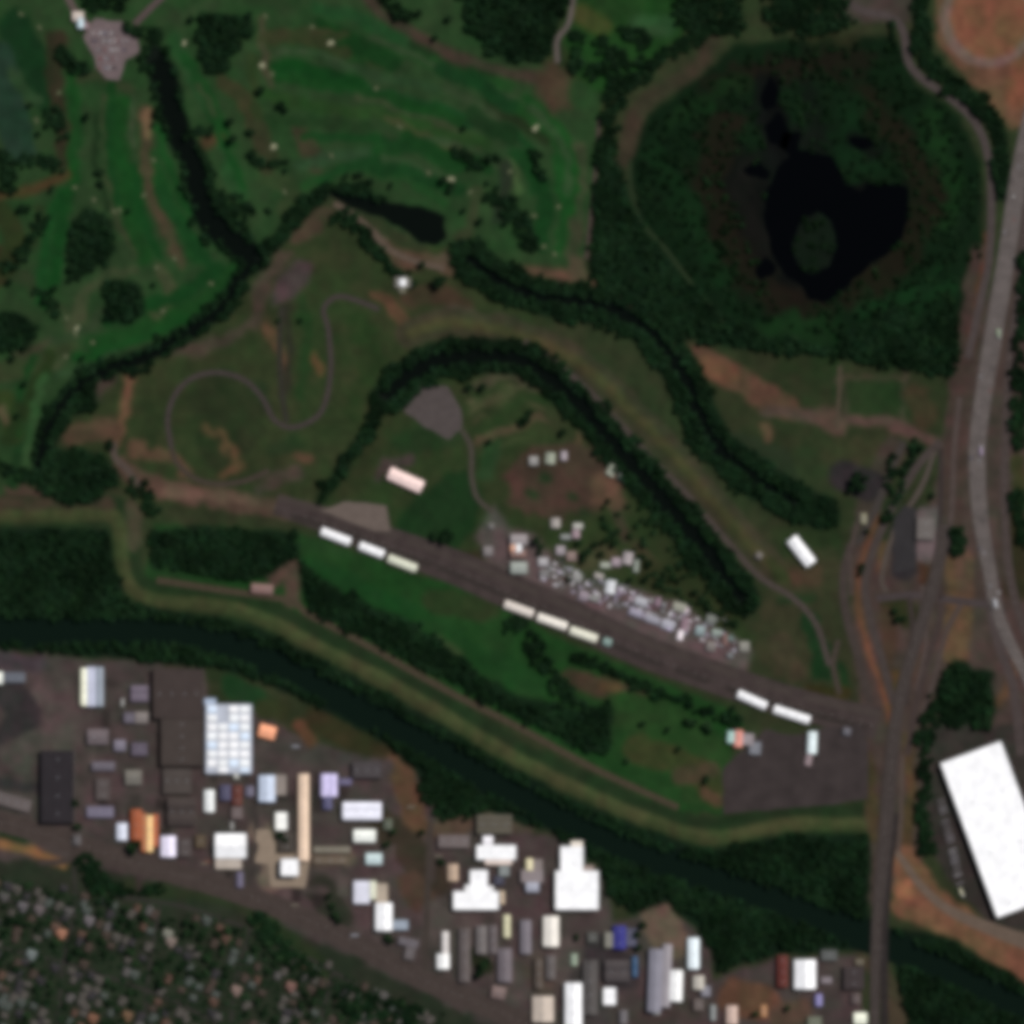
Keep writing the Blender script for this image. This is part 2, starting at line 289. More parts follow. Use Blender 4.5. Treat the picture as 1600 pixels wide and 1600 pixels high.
# --- inner land
P([(606,640),(640,600),(700,575),(800,580),(860,615),(950,710),(1050,820),(1150,950),(1180,1000),(1330,1100),(1330,1000),(1240,900),(1290,830),(1200,890),(1180,1010),(900,960),(600,840),(490,795)], (42,54,30), soft=4)
for l, wd, c in [([(600,660),(580,720),(540,770)], 26, (44,52,30)), ([(735,630),(790,605),(845,612)], 8, (78,76,54)), ([(745,658),(800,632),(860,640)], 7, (74,72,50)), ([(750,682),(820,655),(880,660)], 7, (78,72,52)), ([(755,705),(830,680)], 6, (72,70,48)), ([(742,620),(800,598)], 8, (36,52,27)), ([(748,648),(850,622)], 8, (34,50,26)), ([(750,672),(850,642)], 7, (34,52,27)), ([(1000,850),(1020,880),(1060,900)], 14, (60,58,40)), ([(960,800),(980,840)], 16, (60,56,42)), ([(730,610),(790,590),(830,610)], 12, (66,66,48)), ([(740,640),(800,615)], 12, (64,66,44)), ([(740,670),(830,625)], 12, (40,56,30)),
                 ([(745,690),(850,650)], 12, (70,64,46)), ([(760,715),(850,670)], 10, (44,58,32)), ([(640,690),(700,680)], 44, (34,52,28)), ([(590,745),(600,730),(640,720)], 18, (62,54,50)),
                 ([(860,640),(880,680)], 24, (48,56,34)), ([(900,690),(905,670)], 14, (80,66,48)), ([(760,740),(770,700)], 26, (38,60,34))]:
    R(l, wd, c, soft=5, warp=10)
P([(700,742),(735,735),(752,790),(738,828),(705,862),(650,850),(612,830),(640,785)], (25,48,24), soft=5)
P([(790,745),(830,700),(900,690),(960,720),(982,760),(975,795),(900,805),(850,815),(795,790)], (66,53,43), soft=8, warp=16)
P([(925,745),(970,735),(980,780),(960,798),(925,790)], (86,66,52), soft=8)
for x, y in [(828,768),(892,775),(850,745),(910,800)]: R([(x,y),(x+6,y+3)], 14, (36,52,30), soft=6)
P([(745,835),(775,790),(800,830),(830,830),(900,900),(980,920),(1060,940),(1140,990),(1180,1020),(1160,1050),(1000,1000),(850,930),(760,880)], (84,74,71), soft=8)
R([(900,880),(950,870)], 40, (64,64,44), soft=10); R([(1020,900),(1080,910),(1130,960)], 50, (42,48,28), soft=10)
R([(650,862),(700,872),(745,868)], 16, (46,44,28), soft=6)
# --- levees and south grass
R(LEVEE_IN, 46, (55,54,39), soft=4); R(LEVEE_IN, 16, (63,62,39), soft=5)
P([(1210,890),(1290,830),(1330,900),(1345,1000),(1370,1100),(1300,1110),(1180,1030),(1190,940)], (50,52,34), soft=6)
for l, wd, c in [([(1240,900),(1280,900)], 20, (66,54,40)), ([(1265,970),(1280,1010),(1285,1050)], 26, (24,48,25)), ([(1310,1040),(1320,1075)], 18, (26,50,26)), ([(1220,1010),(1240,1050)], 40, (58,52,38)),
                 ([(1270,1080),(1320,1085)], 18, (52,46,24)), ([(1215,940),(1275,930)], 14, (34,50,28)), ([(1205,880),(1225,905)], 20, (44,54,30)), ([(1230,840),(1300,830)], 50, (38,50,28))]:
    R(l, wd, c, soft=5, warp=10)
P([(225,925),(240,820),(470,830),(600,880),(760,930),(880,1000),(1000,1050),(1150,1110),(1160,1130),(1130,1200),(1130,1275),(1060,1270),(950,1215),(800,1130),(600,1020),(480,960)], (30,58,28), soft=4)
R(LEVEE, 62, (32,47,27), soft=3); R(LEVEE, 22, (60,66,40), soft=4, warp=3)
for l, wd, c in [([(470,880),(560,920),(680,980),(800,1060)], 30, (26,58,28)), ([(660,970),(700,1000),(780,1040),(840,1070)], 40, (27,56,27)), ([(690,1000),(720,1030)], 14, (50,66,40)),
                 ([(890,1060),(950,1075),(1000,1090)], 30, (66,56,42)), ([(945,1072),(965,1075)], 16, (88,66,46)), ([(970,1110),(1050,1130),(1110,1180),(1090,1230)], 60, (36,58,30)), 
                 ([(1000,1170),(1080,1200),(1120,1240)], 46, (50,56,32)), ([(1060,1215),(1110,1205)], 26, (62,56,40)), ([(1100,1240),(1120,1250)], 20, (74,62,44)), ([(680,940),(760,950)], 40, (40,52,30)),
                 ([(430,905),(460,880),(455,940)], 24, (76,62,52)), ([(205,790),(215,850)], 22, (66,60,46)), ([(-60,790),(100,785),(170,788)], 20, (58,54,40))]:
    R(l, wd, c, soft=5, warp=8)
# --- east field and interchange
P([(1048,530),(1200,550),(1300,562),(1400,577),(1484,598),(1470,720),(1440,840),(1330,850),(1280,800),(1150,700),(1080,600)], (42,50,30), soft=3, warp=4)
for l, wd, c in [([(1085,560),(1130,580),(1180,610),(1230,640)], 40, (82,62,48)), ([(1105,575),(1140,585)], 30, (98,70,52)), ([(1200,640),(1300,655),(1380,660),(1470,690)], 20, (76,62,54)),
                 ([(1312,575),(1310,620),(1308,680)], 10, (72,64,52)), ([(1290,650),(1312,670)], 30, (80,64,54)), ([(1130,690),(1200,720),(1260,760)], 50, (38,50,32)), ([(1195,665),(1198,685)], 16, (90,68,52)),
                 ([(1330,620),(1400,625)], 56, (36,51,28)), ([(1320,588),(1412,592)], 6, (66,60,46)), ([(1414,578),(1410,655)], 6, (66,60,48)), ([(1320,655),(1320,588)], 5, (66,60,48)), ([(1230,570),(1300,575)], 30, (38,50,28)), ([(1430,620),(1445,650)], 36, (60,52,36)), ([(1300,700),(1380,710)], 40, (50,54,34)), ([(1260,720),(1290,790)], 40, (42,54,32))]:
    R(l, wd, c, soft=6, warp=8)
P([(1484,596),(1530,500),(1600,300),(1700,200),(1700,1200),(1600,1150),(1450,1150),(1440,1350),(1360,1420),(1350,1130),(1330,1000),(1330,850),(1440,840),(1470,720)], (66,56,50), soft=4)
for l, wd, c in [([(1530,400),(1515,520),(1500,600),(1490,760),(1480,860)], 34, (64,52,46)), ([(1545,370),(1530,460),(1518,540)], 10, (84,52,38)), ([(1500,880),(1500,960),(1490,1020)], 44, (88,68,50)),
                 ([(1505,870),(1508,920)], 26, (84,68,54)), ([(1450,870),(1445,900)], 22, (72,48,36)), ([(1395,700),(1370,760),(1350,830)], 40, (58,52,44)), ([(1400,1060),(1395,1130)], 20, (70,58,34)),
                 ([(1412,830),(1412,890)], 38, (44,42,43)), ([(1450,810),(1450,860)], 40, (90,82,80)), ([(1320,745),(1360,760)], 50, (42,40,40)), ([(1395,945),(1420,960)], 40, (42,44,26)),
                 ([(1585,800),(1590,920)], 40, (46,44,28)), ([(1592,720),(1596,790)], 24, (52,54,32)), ([(1565,980),(1580,1050),(1560,1100)], 14, (86,62,46)), ([(1380,850),(1375,890)], 14, (84,66,46)),
                 ([(1370,810),(1342,890),(1340,930),(1346,970),(1365,1040),(1384,1090),(1395,1130)], 10, (98,66,48)), ([(1385,1060),(1390,1000),(1385,960)], 22, (64,52,40)),
                 ([(1355,1180),(1362,1260),(1365,1310)], 16, (66,56,38)), ([(1420,1150),(1420,1250),(1415,1330)], 16, (72,60,40)), ([(1440,1000),(1425,1060)], 16, (72,56,48))]:
    R(l, wd, c, soft=5, warp=7)
P([(1440,1140),(1600,1130),(1700,1200),(1700,1500),(1560,1450),(1500,1400),(1440,1300)], (50,46,42), soft=5)
P([(1395,1330),(1420,1320),(1470,1390),(1540,1440),(1700,1490),(1700,1600),(1600,1535),(1500,1470),(1395,1430)], (104,76,56), soft=6)
P([(1400,1380),(1420,1370),(1424,1405),(1400,1408)], (128,90,64), soft=6)
# --- south bank
P([(-160,1005),(60,1022),(170,1030),(320,1045),(325,1100),(400,1110),(480,1160),(600,1190),(640,1180),(690,1290),(760,1275),(870,1310),(940,1370),(960,1440),(1040,1420),(1090,1450),(1120,1530),(1200,1500),(1340,1490),(1360,1700),(-160,1700)], (67,59,56), soft=5)
P([(-160,1330),(0,1345),(120,1345),(330,1405),(450,1450),(560,1500),(680,1560),(800,1620),(900,1700),(-160,1700)], (38,45,33), soft=5)
for l, wd, c in [([(0,1080),(40,1110),(20,1150)], 50, (50,46,46)), ([(80,1080),(100,1150),(30,1180)], 60, (74,66,62)), ([(0,1225),(60,1235)], 16, (50,47,47)), ([(0,1030),(60,1040)], 26, (62,56,58)),
                 ([(265,1200),(280,1260)], 30, (68,62,57)), ([(360,1070),(400,1090)], 34, (26,54,28)), ([(410,1105),(440,1110)], 30, (42,50,28)), ([(500,1125),(560,1155),(590,1180)], 46, (48,46,28)),
                 ([(470,1130),(485,1160)], 22, (84,58,42)), ([(620,1195),(640,1250),(650,1290)], 40, (84,66,48)), ([(600,1290),(640,1330),(680,1380)], 50, (54,48,38)), ([(540,1190),(600,1200)], 30, (66,60,58)),
                 ([(640,1380),(660,1410)], 40, (72,56,46)), ([(690,1300),(720,1290)], 34, (84,68,56)), ([(760,1285),(830,1285)], 26, (76,68,56)), ([(500,1390),(530,1440)], 46, (44,44,36)),
                 ([(1030,1440),(1050,1470)], 60, (96,80,68)), ([(1150,1560),(1190,1570)], 60, (92,64,50)), ([(1250,1580),(1220,1590)], 40, (80,62,52)), ([(1360,1490),(1400,1590)], 36, (62,56,42)),
                 ([(690,1440),(760,1480),(830,1540)], 70, (74,66,62)), ([(880,1480),(900,1540)], 50, (76,68,64)), ([(740,1490),(760,1510)], 24, (36,40,26)), ([(830,1500),(850,1540)], 40, (74,66,58)), ([(910,1530),(930,1590)], 40, (60,56,54)), ([(940,1490),(970,1520)], 60, (52,48,48)),
                 ([(0,1318),(30,1326),(75,1340),(100,1352)], 15, (116,88,56)), ([(0,1303),(40,1310)], 12, (24,44,20)), ([(200,1385),(330,1400),(420,1430)], 22, (38,48,30)), ([(410,1440),(480,1490),(500,1520)], 30, (38,50,30)),
                 ([(1000,1590),(1080,1580)], 30, (62,54,50)), ([(420,1380),(430,1330),(405,1300)], 36, (104,92,80)), ([(490,1345),(545,1340)], 24, (92,82,70)), ([(1440,1580),(1520,1600)], 40, (92,80,72))]:
    R(l, wd, c, soft=5, warp=7)
for k in range(90):
    x = random.uniform(-20, 1040); y = random.uniform(1050, 1560)
    if (y > 1255 + 0.385 * x and x < 800) or y < np.interp(x, [p[0] for p in RIVER], [p[1] for p in RIVER]) + 75: continue
    if y < 1060 + 0.30 * max(x - 300, 0): continue
    wd_, hg_ = random.choice(((14, 50), (10, 60), (30, 24), (22, 16), (40, 12), (18, 34))); f = random.choice((0.7, 0.78, 0.86, 1.12, 1.22, 1.3))
    B(x, y, x + wd_, y + hg_, (62 * f, 54.5 * f, 51.5 * f), 0.85, soft=3, warp=3)
# --- river banks (ground under the trees painted dark canopy green), channel bottoms
P([(-160,826),(172,828),(180,880),(200,940),(330,965),(400,980),(500,1030),(600,1082),(700,1140),(800,1200),(900,1250),(1000,1292),(1080,1322),(1130,1326),(1230,1305),(1358,1305),(1360,1480),(1200,1495),(1120,1520),(1090,1450),(1040,1410),(990,1430),(950,1400),(930,1350),(860,1300),(760,1270),(690,1280),(650,1210),(600,1160),(500,1110),(400,1060),(320,1040),(170,1028),(60,1018),(-160,1003)], (15,30,18), soft=4, warp=6)
P([(1394,1450),(1470,1460),(1560,1510),(1640,1560),(1700,1600),(1700,1720),(1420,1720),(1420,1590),(1400,1530)], (14,29,17), soft=4, warp=5)
for l, wd in ((CH_C, 56), (CH_B1, 58), (WEST_CH, 26), (GOLF_CH, 44), ([(606,620),(578,668),(545,718),(503,778)], 18), ([(1160,735),(1220,775),(1285,800)], 54), ([(530,337),(562,362),(592,392),(626,432)], 13),
              ([(398,404),(430,378),(455,350),(478,325),(508,300)], 22), ([(1437,-30),(1441,60),(1456,100),(1490,130),(1521,160),(1551,192),(1565,232),(1566,305)], 22), ([(1432,692),(1422,730),(1400,780),(1378,815)], 10)):
    R(l, wd, (16,32,18), soft=5, warp=5)
for pl in ([(232,832),(300,824),(455,832),(468,868),(440,886),(416,904),(380,906),(240,886)], [(467,872),(500,905),(560,938),(640,975),(690,1005),(740,1050),(820,1092),(885,1108),(955,1100),(956,1176),(910,1170),(850,1140),(760,1095),(660,1042),(560,992),(500,958),(474,930)],
           [(720,385),(760,395),(790,430),(840,455),(790,470),(730,430)], [(1490,1030),(1520,1045),(1550,1055),(1555,1110),(1540,1138),(1470,1138),(1465,1080),(1478,1055)], [(110,590),(152,592),(150,640),(110,650),(85,700),(70,740),(60,700),(80,640)], [(60,720),(110,700),(165,710),(190,745),(150,790),(85,785),(50,745)],
           [(310,22),(345,20),(392,28),(396,50),(376,58),(372,78),(358,88),(355,116),(325,116),(313,92),(312,60)], [(112,345),(135,325),(175,345),(182,385),(170,410),(130,430),(105,440),(108,390)], [(165,440),(200,436),(222,450),(225,490),(200,505),(165,500)], [(-40,482),(30,490),(60,510),(45,548),(-40,552)],
           [(938,250),(968,250),(985,310),(1005,355),(1050,410),(1110,475),(1180,520),(1300,545),(1300,556),(1150,545),(1050,520),(1000,480),(940,450),(922,420),(930,340)], [(715,-40),(895,-40),(868,60),(850,100),(800,96),(765,80),(735,55)]):
    P(pl, (16,32,18), soft=5, warp=8)
def dig(line=None, wd=0, poly=None, depth=2.2, c=(16,22,18)):
    s, m = mask_poly(poly, 5, 5) if poly else mask_line(line, wd, 5, 5)
    H[s] = H[s] * (1 - m) - depth * m; mm = m[..., None]; C[s] = C[s] * (1 - mm) + np.array(c, float) * mm
for l, wd in ((LEVEE, 14), (LEVEE_IN, 18)):
    s, m = mask_line(l, wd, 9, 2); H[s] = np.maximum(H[s], 2.4 * m)
dig(RIVER, 46); dig(GOLF_CH, 36); dig(WEST_CH, 17); dig(CH_B1, 20); dig(CH_C, 28); dig(poly=POND_N)
s, m = mask_poly(MARSH_WATER, 5, 5); s2, m2 = mask_poly(ISLAND, 4, 3)
H[s] -= 2.0 * m; H[s2] += 1.9 * m2
def saturate(poly, k, gain=1.0):
    s, m = mask_poly(poly, 6, 6); c = C[s]; m = m * smooth((c[..., 1] - c[..., 0]) / 10); g = c.mean(-1, keepdims=True); n_ = (g + (c - g) * k) * gain; m = m[..., None]; C[s] = c * (1 - m) + n_ * m
saturate([(-60,-60),(1090,-60),(1065,60),(960,150),(935,300),(915,420),(800,440),(720,390),(690,400),(520,300),(420,390),(330,500),(130,600),(60,700),(50,780),(-60,780)], 1.2, 1.0)
saturate([(225,925),(470,860),(600,880),(760,930),(880,1000),(1000,1050),(1150,1110),(1130,1275),(1060,1270),(950,1215),(800,1130),(600,1020),(480,960)], 1.1, 1.0)
POOLS = [(1203,150,13,24),(1214,205,15,26),(1236,222,18,18),(1182,268,16,12),(1345,222,18,11),(1196,420,13,15)]
def blob(x, y, rx, ry): return [(x + rx * math.cos(a) * (1 + .3 * math.sin(2 * a + x)), y + ry * math.sin(a) * (1 + .3 * math.cos(3 * a + y))) for a in np.linspace(0, 2 * math.pi, 16, endpoint=False)]
for p_ in POOLS:
    s, m = mask_poly(blob(*p_), 4, 4); H[s] -= 1.6 * m; C[s] = C[s] * (1 - m[..., None]) + np.array((9, 11, 10)) * m[..., None]
# mottling of real grass and soil
lum = 0.5 * (vnoise(GX, GY, 9, 11) - 0.5) + 0.35 * (vnoise(GX, GY, 22, 12) - 0.5) + 0.25 * (vnoise(GX, GY, 60, 13) - 0.5)
hue = 0.6 * (vnoise(GX, GY, 16, 14) - 0.5) + 0.4 * (vnoise(GX, GY, 45, 15) - 0.5)
C *= (1 + 0.37 * lum)[..., None]
C *= np.stack([1 + 0.27 * hue, 1 - 0.06 * hue, 1 + 0.12 * hue], -1)
H += 0.25 * (vnoise(GX, GY, 30, 21) - 0.5)
C = np.clip(C, 2, 250)

verts = np.stack([GX - 800, 800 - GY, H], -1).reshape(-1, 3)
ii, jj = np.meshgrid(np.arange(N - 1), np.arange(N - 1), indexing='ij'); a0 = (ii * N + jj).ravel()
faces = np.stack([a0, a0 + N, a0 + N + 1, a0 + 1], -1)
def fast_mesh(name, v, f, colors=None, attr="tint"):
    me = bpy.data.meshes.new(name); nv, nf, k = len(v), len(f), f.shape[1]
    me.vertices.add(nv); me.vertices.foreach_set("co", np.ascontiguousarray(v, dtype=np.float32).ravel())
    me.loops.add(nf * k); me.loops.foreach_set("vertex_index", np.ascontiguousarray(f, dtype=np.int32).ravel())
    me.polygons.add(nf); me.polygons.foreach_set("loop_start", np.arange(0, nf * k, k, dtype=np.int32))
    me.polygons.foreach_set("loop_total", np.full(nf, k, dtype=np.int32))
    if colors is not None:
        ca = me.color_attributes.new(attr, 'FLOAT_COLOR', 'POINT')
        ca.data.foreach_set("color", np.hstack([colors, np.ones((nv, 1))]).astype(np.float32).ravel())
    me.update(calc_edges=True); return me
gm = fast_mesh("ground", verts, faces, (lin(C.reshape(-1, 3)) / K))
gm.materials.append(mat_attr("ground_cover", "tint", var=0.14, scale=0.25))
tag(link(bpy.data.objects.new("ground", gm)), "grass, bare soil and yards of the river plain", "ground", kind="structure")

def hgt(x, y):
    x = np.asarray(x, float); y = np.asarray(y, float)
    i = np.clip(np.searchsorted(ax, y) - 1, 0, N - 2); j = np.clip(np.searchsorted(ax, x) - 1, 0, N - 2)
    fx = (x - ax[j]) / (ax[j + 1] - ax[j]); fy = (y - ax[i]) / (ax[i + 1] - ax[i])
    return (H[i, j] * (1 - fx) + H[i, j + 1] * fx) * (1 - fy) + (H[i + 1, j] * (1 - fx) + H[i + 1, j + 1] * fx) * fy
def hz(x, y): return float(hgt(x, y))

# ------------------------------------------------------------------ water
def ribbon(name, line, wd, m, z=None, lift=0.06, cols=3, label=None, cat=None, kind="structure", zmin=None, parent=None):
    L = catmull(line, 5.0); T = np.gradient(L, axis=0); T /= np.linalg.norm(T, axis=1)[:, None] + 1e-9
    Nn = np.stack([-T[:, 1], T[:, 0]], -1); n = len(L)
    wds = np.full(n, wd, float) if np.isscalar(wd) else np.interp(np.linspace(0, 1, n), np.linspace(0, 1, len(wd)), wd)
    offs = np.linspace(-0.5, 0.5, cols + 1); Q = L[:, None] + Nn[:, None] * (offs[None, :, None] * wds[:, None, None])
    if z is None:
        Z = hgt(Q[..., 0], Q[..., 1]) + lift
        Z = np.maximum(Z, hgt(Q[..., 0].mean(1), Q[..., 1].mean(1))[:, None] + lift)
        if zmin is not None: Z = np.maximum(Z, zmin)
    else: Z = np.full(Q.shape[:2], z)
    v = np.stack([Q[..., 0] - 800, 800 - Q[..., 1], Z], -1).reshape(-1, 3); k = cols + 1
    i, j = np.meshgrid(np.arange(n - 1), np.arange(cols), indexing='ij'); a = (i * k + j).ravel()
    f = np.stack([a, a + k, a + k + 1, a + 1], -1)
    me = fast_mesh(name, v, f); me.materials.append(m); o = link(bpy.data.objects.new(name, me), parent)
    if parent is None: tag(o, label, cat, kind=kind)
    return o
def sheet(name, poly, m, z=None, lift=0.05, label=None, cat=None, warp=2.0):
    p = np.array(poly, float); q = []
    for i in range(len(p)):
        a, b = p[i], p[(i + 1) % len(p)]; n = max(1, int(np.linalg.norm(b - a) / 9))
        for t in range(n): q.append(a + (b - a) * t / n)
    q = np.array(q); q += warp * np.stack([vnoise(q[:, 0], q[:, 1], 11, 31) - 0.5, vnoise(q[:, 0], q[:, 1], 11, 32) - 0.5], -1) * 2
    zz = float(hgt(q[:, 0], q[:, 1]).max()) + lift if z is None else z
    me = bpy.data.meshes.new(name); me.from_pydata([(x - 800, 800 - y, zz) for x, y in q], [], [tuple(range(len(q)))[::-1]])
    me.materials.append(m); return tag(link(bpy.data.objects.new(name, me)), label, cat, kind="structure")
wm = mat_water("river_water", (0.0030, 0.0072, 0.0044)); wb = mat_water("still_water", (0.0022, 0.0036, 0.0024)); wk = mat_water("marsh_pool", (0.0006, 0.0008, 0.001), 0.08)
ribbon("river_water", RIVER, 58, wm, z=-0.8, label="broad dark river curving past the industrial bank", cat="river")
ribbon("golf_channel_water", GOLF_CH, 44, wb, z=-0.8, label="black water channel bending through the golf course", cat="channel")
ribbon("ditch_water", WEST_CH, 24, wb, z=-0.82, label="narrow dark ditch between golf course and dirt tracks", cat="ditch")
ribbon("outer_channel_water", CH_B1, 32, wb, z=-0.8, label="dark channel outside the inner levee", cat="channel")
ribbon("inner_channel_water", CH_C, 36, wb, z=-0.8, label="dark moat arching over the inner land", cat="channel")
sheet("pond_water", [(x + (x - 610) * 0.05, y + (y - 340) * 0.12) for x, y in POND_N], wb, z=-0.78, label="black pond along the golf course edge", cat="pond")
sheet("marsh_water", [(x + (x - 1300) * 0.06, y + (y - 350) * 0.06) for x, y in MARSH_WATER], wk, z=-0.76, label="black open water with a green islet in the marsh", cat="lake", warp=14.0)

for p_ in POOLS: sheet("marsh_pool", [(p_[0] + (x - p_[0]) * 1.15, p_[1] + (y - p_[1]) * 1.15) for x, y in blob(*p_)], wk, z=-0.74, label="small black pool among the reeds of the marsh", cat="pool")
# ------------------------------------------------------------------ roads, lots and paths
def asphalt(c, var=0.14, scale=0.08): return mat(c, var, scale, 0.92, 0.1)
M_LINE = mat((190,188,180), 0.1, 0.5, 0.8)
def dashes(line, off, dash, gap, wid, parent, z=None, lift=0.10, zmin=None):
    L = catmull(line, 2.0); T = np.gradient(L, axis=0); T /= np.linalg.norm(T, axis=1)[:, None]; Nn = np.stack([-T[:, 1], T[:, 0]], -1)
    Q = L + Nn * off; s = np.concatenate([[0], np.cumsum(np.linalg.norm(np.diff(Q, axis=0), axis=1))]); b = MB(); t = 0
    while t + dash < s[-1]:
        p = [np.interp(t, s, Q[:, 0]), np.interp(t, s, Q[:, 1])]; q = [np.interp(t + dash, s, Q[:, 0]), np.interp(t + dash, s, Q[:, 1])]
        d = np.array([q[0] - p[0], q[1] - p[1]]); d /= np.linalg.norm(d); nn = np.array([-d[1], d[0]]) * wid / 2
        z = max(hz(*p), hz(*q)); z = max(z, zmin) if zmin is not None else z
        pts = [(p[0] + nn[0], p[1] + nn[1]), (p[0] - nn[0], p[1] - nn[1]), (q[0] - nn[0], q[1] - nn[1]), (q[0] + nn[0], q[1] + nn[1])]
        b.add([(x - 800, 800 - y, z + lift) for x, y in pts], [(0, 1, 2, 3)]); t += dash + gap
    return b.build("lane_marking", M_LINE, parent)
hw = ribbon("highway", HWY, [22,24,26,27,28,28,26,26,24,20,18,16,16], asphalt((93,86,83), 0.2, 0.05), lift=0.35, label="pale grey dual carriageway highway running down the eastern side", cat="highway", zmin=0.5)
for o_ in (-6, 0, 6): dashes(HWY, o_, 4, 12, 0.15, hw, lift=0.42, zmin=0.5)
HWY2 = [(1626,160),(1608,300),(1594,440),(1578,560),(1571,700),(1570,800),(1578,900),(1600,980),(1640,1080)]
r2 = ribbon("side_road", HWY2, 14, asphalt((68,59,56)), lift=0.14, label="darker frontage road beside the highway", cat="road")
dashes(HWY2, 0, 4, 12, 0.15, r2, lift=0.2)
sr = ribbon("bridge_road", SROAD, [20, 20, 18, 20, 22, 20, 16, 15, 15], asphalt((64,57,54)), lift=0.2, zmin=1.2, label="asphalt road crossing the river on a bridge", cat="road")
dashes(SROAD, 0, 4, 10, 0.12, sr, lift=0.27, zmin=1.2)
pb = MB()
for py in range(1410, 1500, 14):
    for px in (-5, 5): pb.box(1372 + px - 1 - 800, 800 - py - 1, -3, 1372 + px + 1 - 800, 800 - py + 1, 1.2)
pb.build("pier", mat((110,108,104)), sr)
ribbon("bridge_carriageway", [(1400,1270),(1392,1340),(1386,1400),(1382,1470),(1382,1540),(1384,1700)], 11, asphalt((44,39,38)), lift=0.16, zmin=1.0, label="darker second carriageway beside the bridge road", cat="road")
dk = asphalt((62,53,51), 0.22, 0.05)
st = ribbon("asphalt_strip", STRIP, [26, 44, 50, 54, 56, 54, 52, 50, 50, 48, 50], dk, lift=0.08, label="long straight dark asphalt strip lined by white sheds", cat="strip")
dashes(STRIP, 4, 4, 12, 0.2, st, lift=0.14)
for off, c, wd in ((-14, (66,58,54), 10), (10, (51,45,42), 9)):
    L = catmull(STRIP, 20); T = np.gradient(L, axis=0); T /= np.linalg.norm(T, axis=1)[:, None]
    ribbon("strip_lane", [tuple(p) for p in (L + np.stack([-T[:, 1], T[:, 0]], -1) * off)], wd, asphalt(c), lift=0.12, label="worn lane along the asphalt strip", cat="lane")
mr_ = ribbon("main_road", MAINROAD, 33, asphalt((66,57,53)), lift=0.09, label="main road between factories and houses", cat="road")
dashes(MAINROAD, 0, 4, 10, 0.18, mr_, lift=0.15)
RAMPS = [([(1470,690),(1440,720),(1405,775),(1372,840),(1352,905),(1358,960),(1378,1030),(1396,1100)], 12, (66,58,55), "curved ramp beside the orange dirt verge"),
         ([(1330,850),(1318,900),(1322,960),(1342,1030),(1360,1100)], 13, (62,54,50), "grey service road at the end of the strip"),
         ([(1370,935),(1430,930),(1490,938),(1556,946)], 11, (66,58,58), "cross road passing under the highway end"),
         ([(1546,900),(1550,960),(1562,1010),(1580,1060),(1590,1120),(1596,1180)], 15, (70,61,59), "ramp descending from the highway end"),
         ([(1462,900),(1470,960),(1450,1030),(1430,1110),(1418,1180)], 10, (62,52,49), "narrow slip road joining the bridge road"),
         ([(1400,1330),(1416,1352),(1440,1385),(1480,1420),(1540,1448),(1620,1478)], [10,12,14,18,22,24], (98,84,73), "road curving across orange dirt to the warehouse yard"),
         ([(1290,-20),(1345,15),(1390,26),(1411,48),(1419,95),(1440,122),(1476,147),(1506,171),(1527,197),(1541,232),(1549,290),(1546,400),(1532,470),(1512,560)], 12, (70,62,60), "road skirting the marsh"),
         ([(898,-20),(889,35),(871,62),(871,98)], 8, (88,80,76), "short road coming down to the golf course edge"),
         ([(100,-20),(112,8),(125,28),(140,42)], 11, (88,76,72), "drive leading to the clubhouse car park"),
         ([(270,-20),(240,8),(224,24),(210,38)], 10, (80,68,66), "second drive into the clubhouse car park"),
         ([(1412,690),(1390,740),(1366,800),(1340,850)], 10, (60,55,52), "old lane by the hedges"),
         ([(1500,620),(1491,700),(1488,780),(1481,860)], 9, (74,64,60), "narrow grey lane running beside the highway"),
         ([(1470,700),(1470,780),(1466,860)], 8, (52,45,43), "dark brown lane between depot and highway"),
         ([(1421,930),(1426,1000),(1416,1100)], 7, (56,48,46), "thin dark lane in the interchange"),
         ([(1441,915),(1447,1000),(1432,1080)], 6, (76,66,62), "thin pale lane in the interchange"),
         ([(1505,938),(1478,990),(1460,1060),(1440,1120)], 8, (72,62,58), "curving slip road under the highway end"),
         ([(1345,800),(1330,860),(1330,930)], 7, (70,60,56), "short lane by the askew barn"),
         ([(1385,925),(1378,900),(1398,830),(1440,760),(1462,700)], 8, (76,68,62), "grey lane curling round the dark lot"),
         ([(1410,1180),(1408,1260),(1404,1330)], 7, (78,67,60), "verge lane beside the bridge road"),
         ([(60,1348),(110,1342),(112,1300),(116,1240)], 9, (62,54,50), "side street joining the main road"),
         ([(380,1200),(398,1260),(400,1310),(390,1385)], 9, (58,52,49), "factory lane"),
         ([(672,1290),(668,1400),(664,1520)], 9, (62,55,50), "lane between factory plots")]
for l, wd, c, lab in RAMPS: ribbon("road", l, wd, asphalt(c), lift=0.13, label=lab, cat="road")
RES_LANES = [[(0,1405),(60,1418),(110,1450)], [(0,1480),(120,1510),(260,1560),(340,1600)], [(115,1355),(118,1420),(100,1500),(90,1600)], [(180,1400),(300,1420),(430,1470),(560,1540)], [(250,1415),(235,1500),(225,1600)], [(390,1455),(370,1530),(360,1600)], [(520,1520),(500,1600)]]
for l in RES_LANES: ribbon("street", l, 4.5, asphalt((50,47,44)), lift=0.11, label="narrow street between small houses", cat="street")
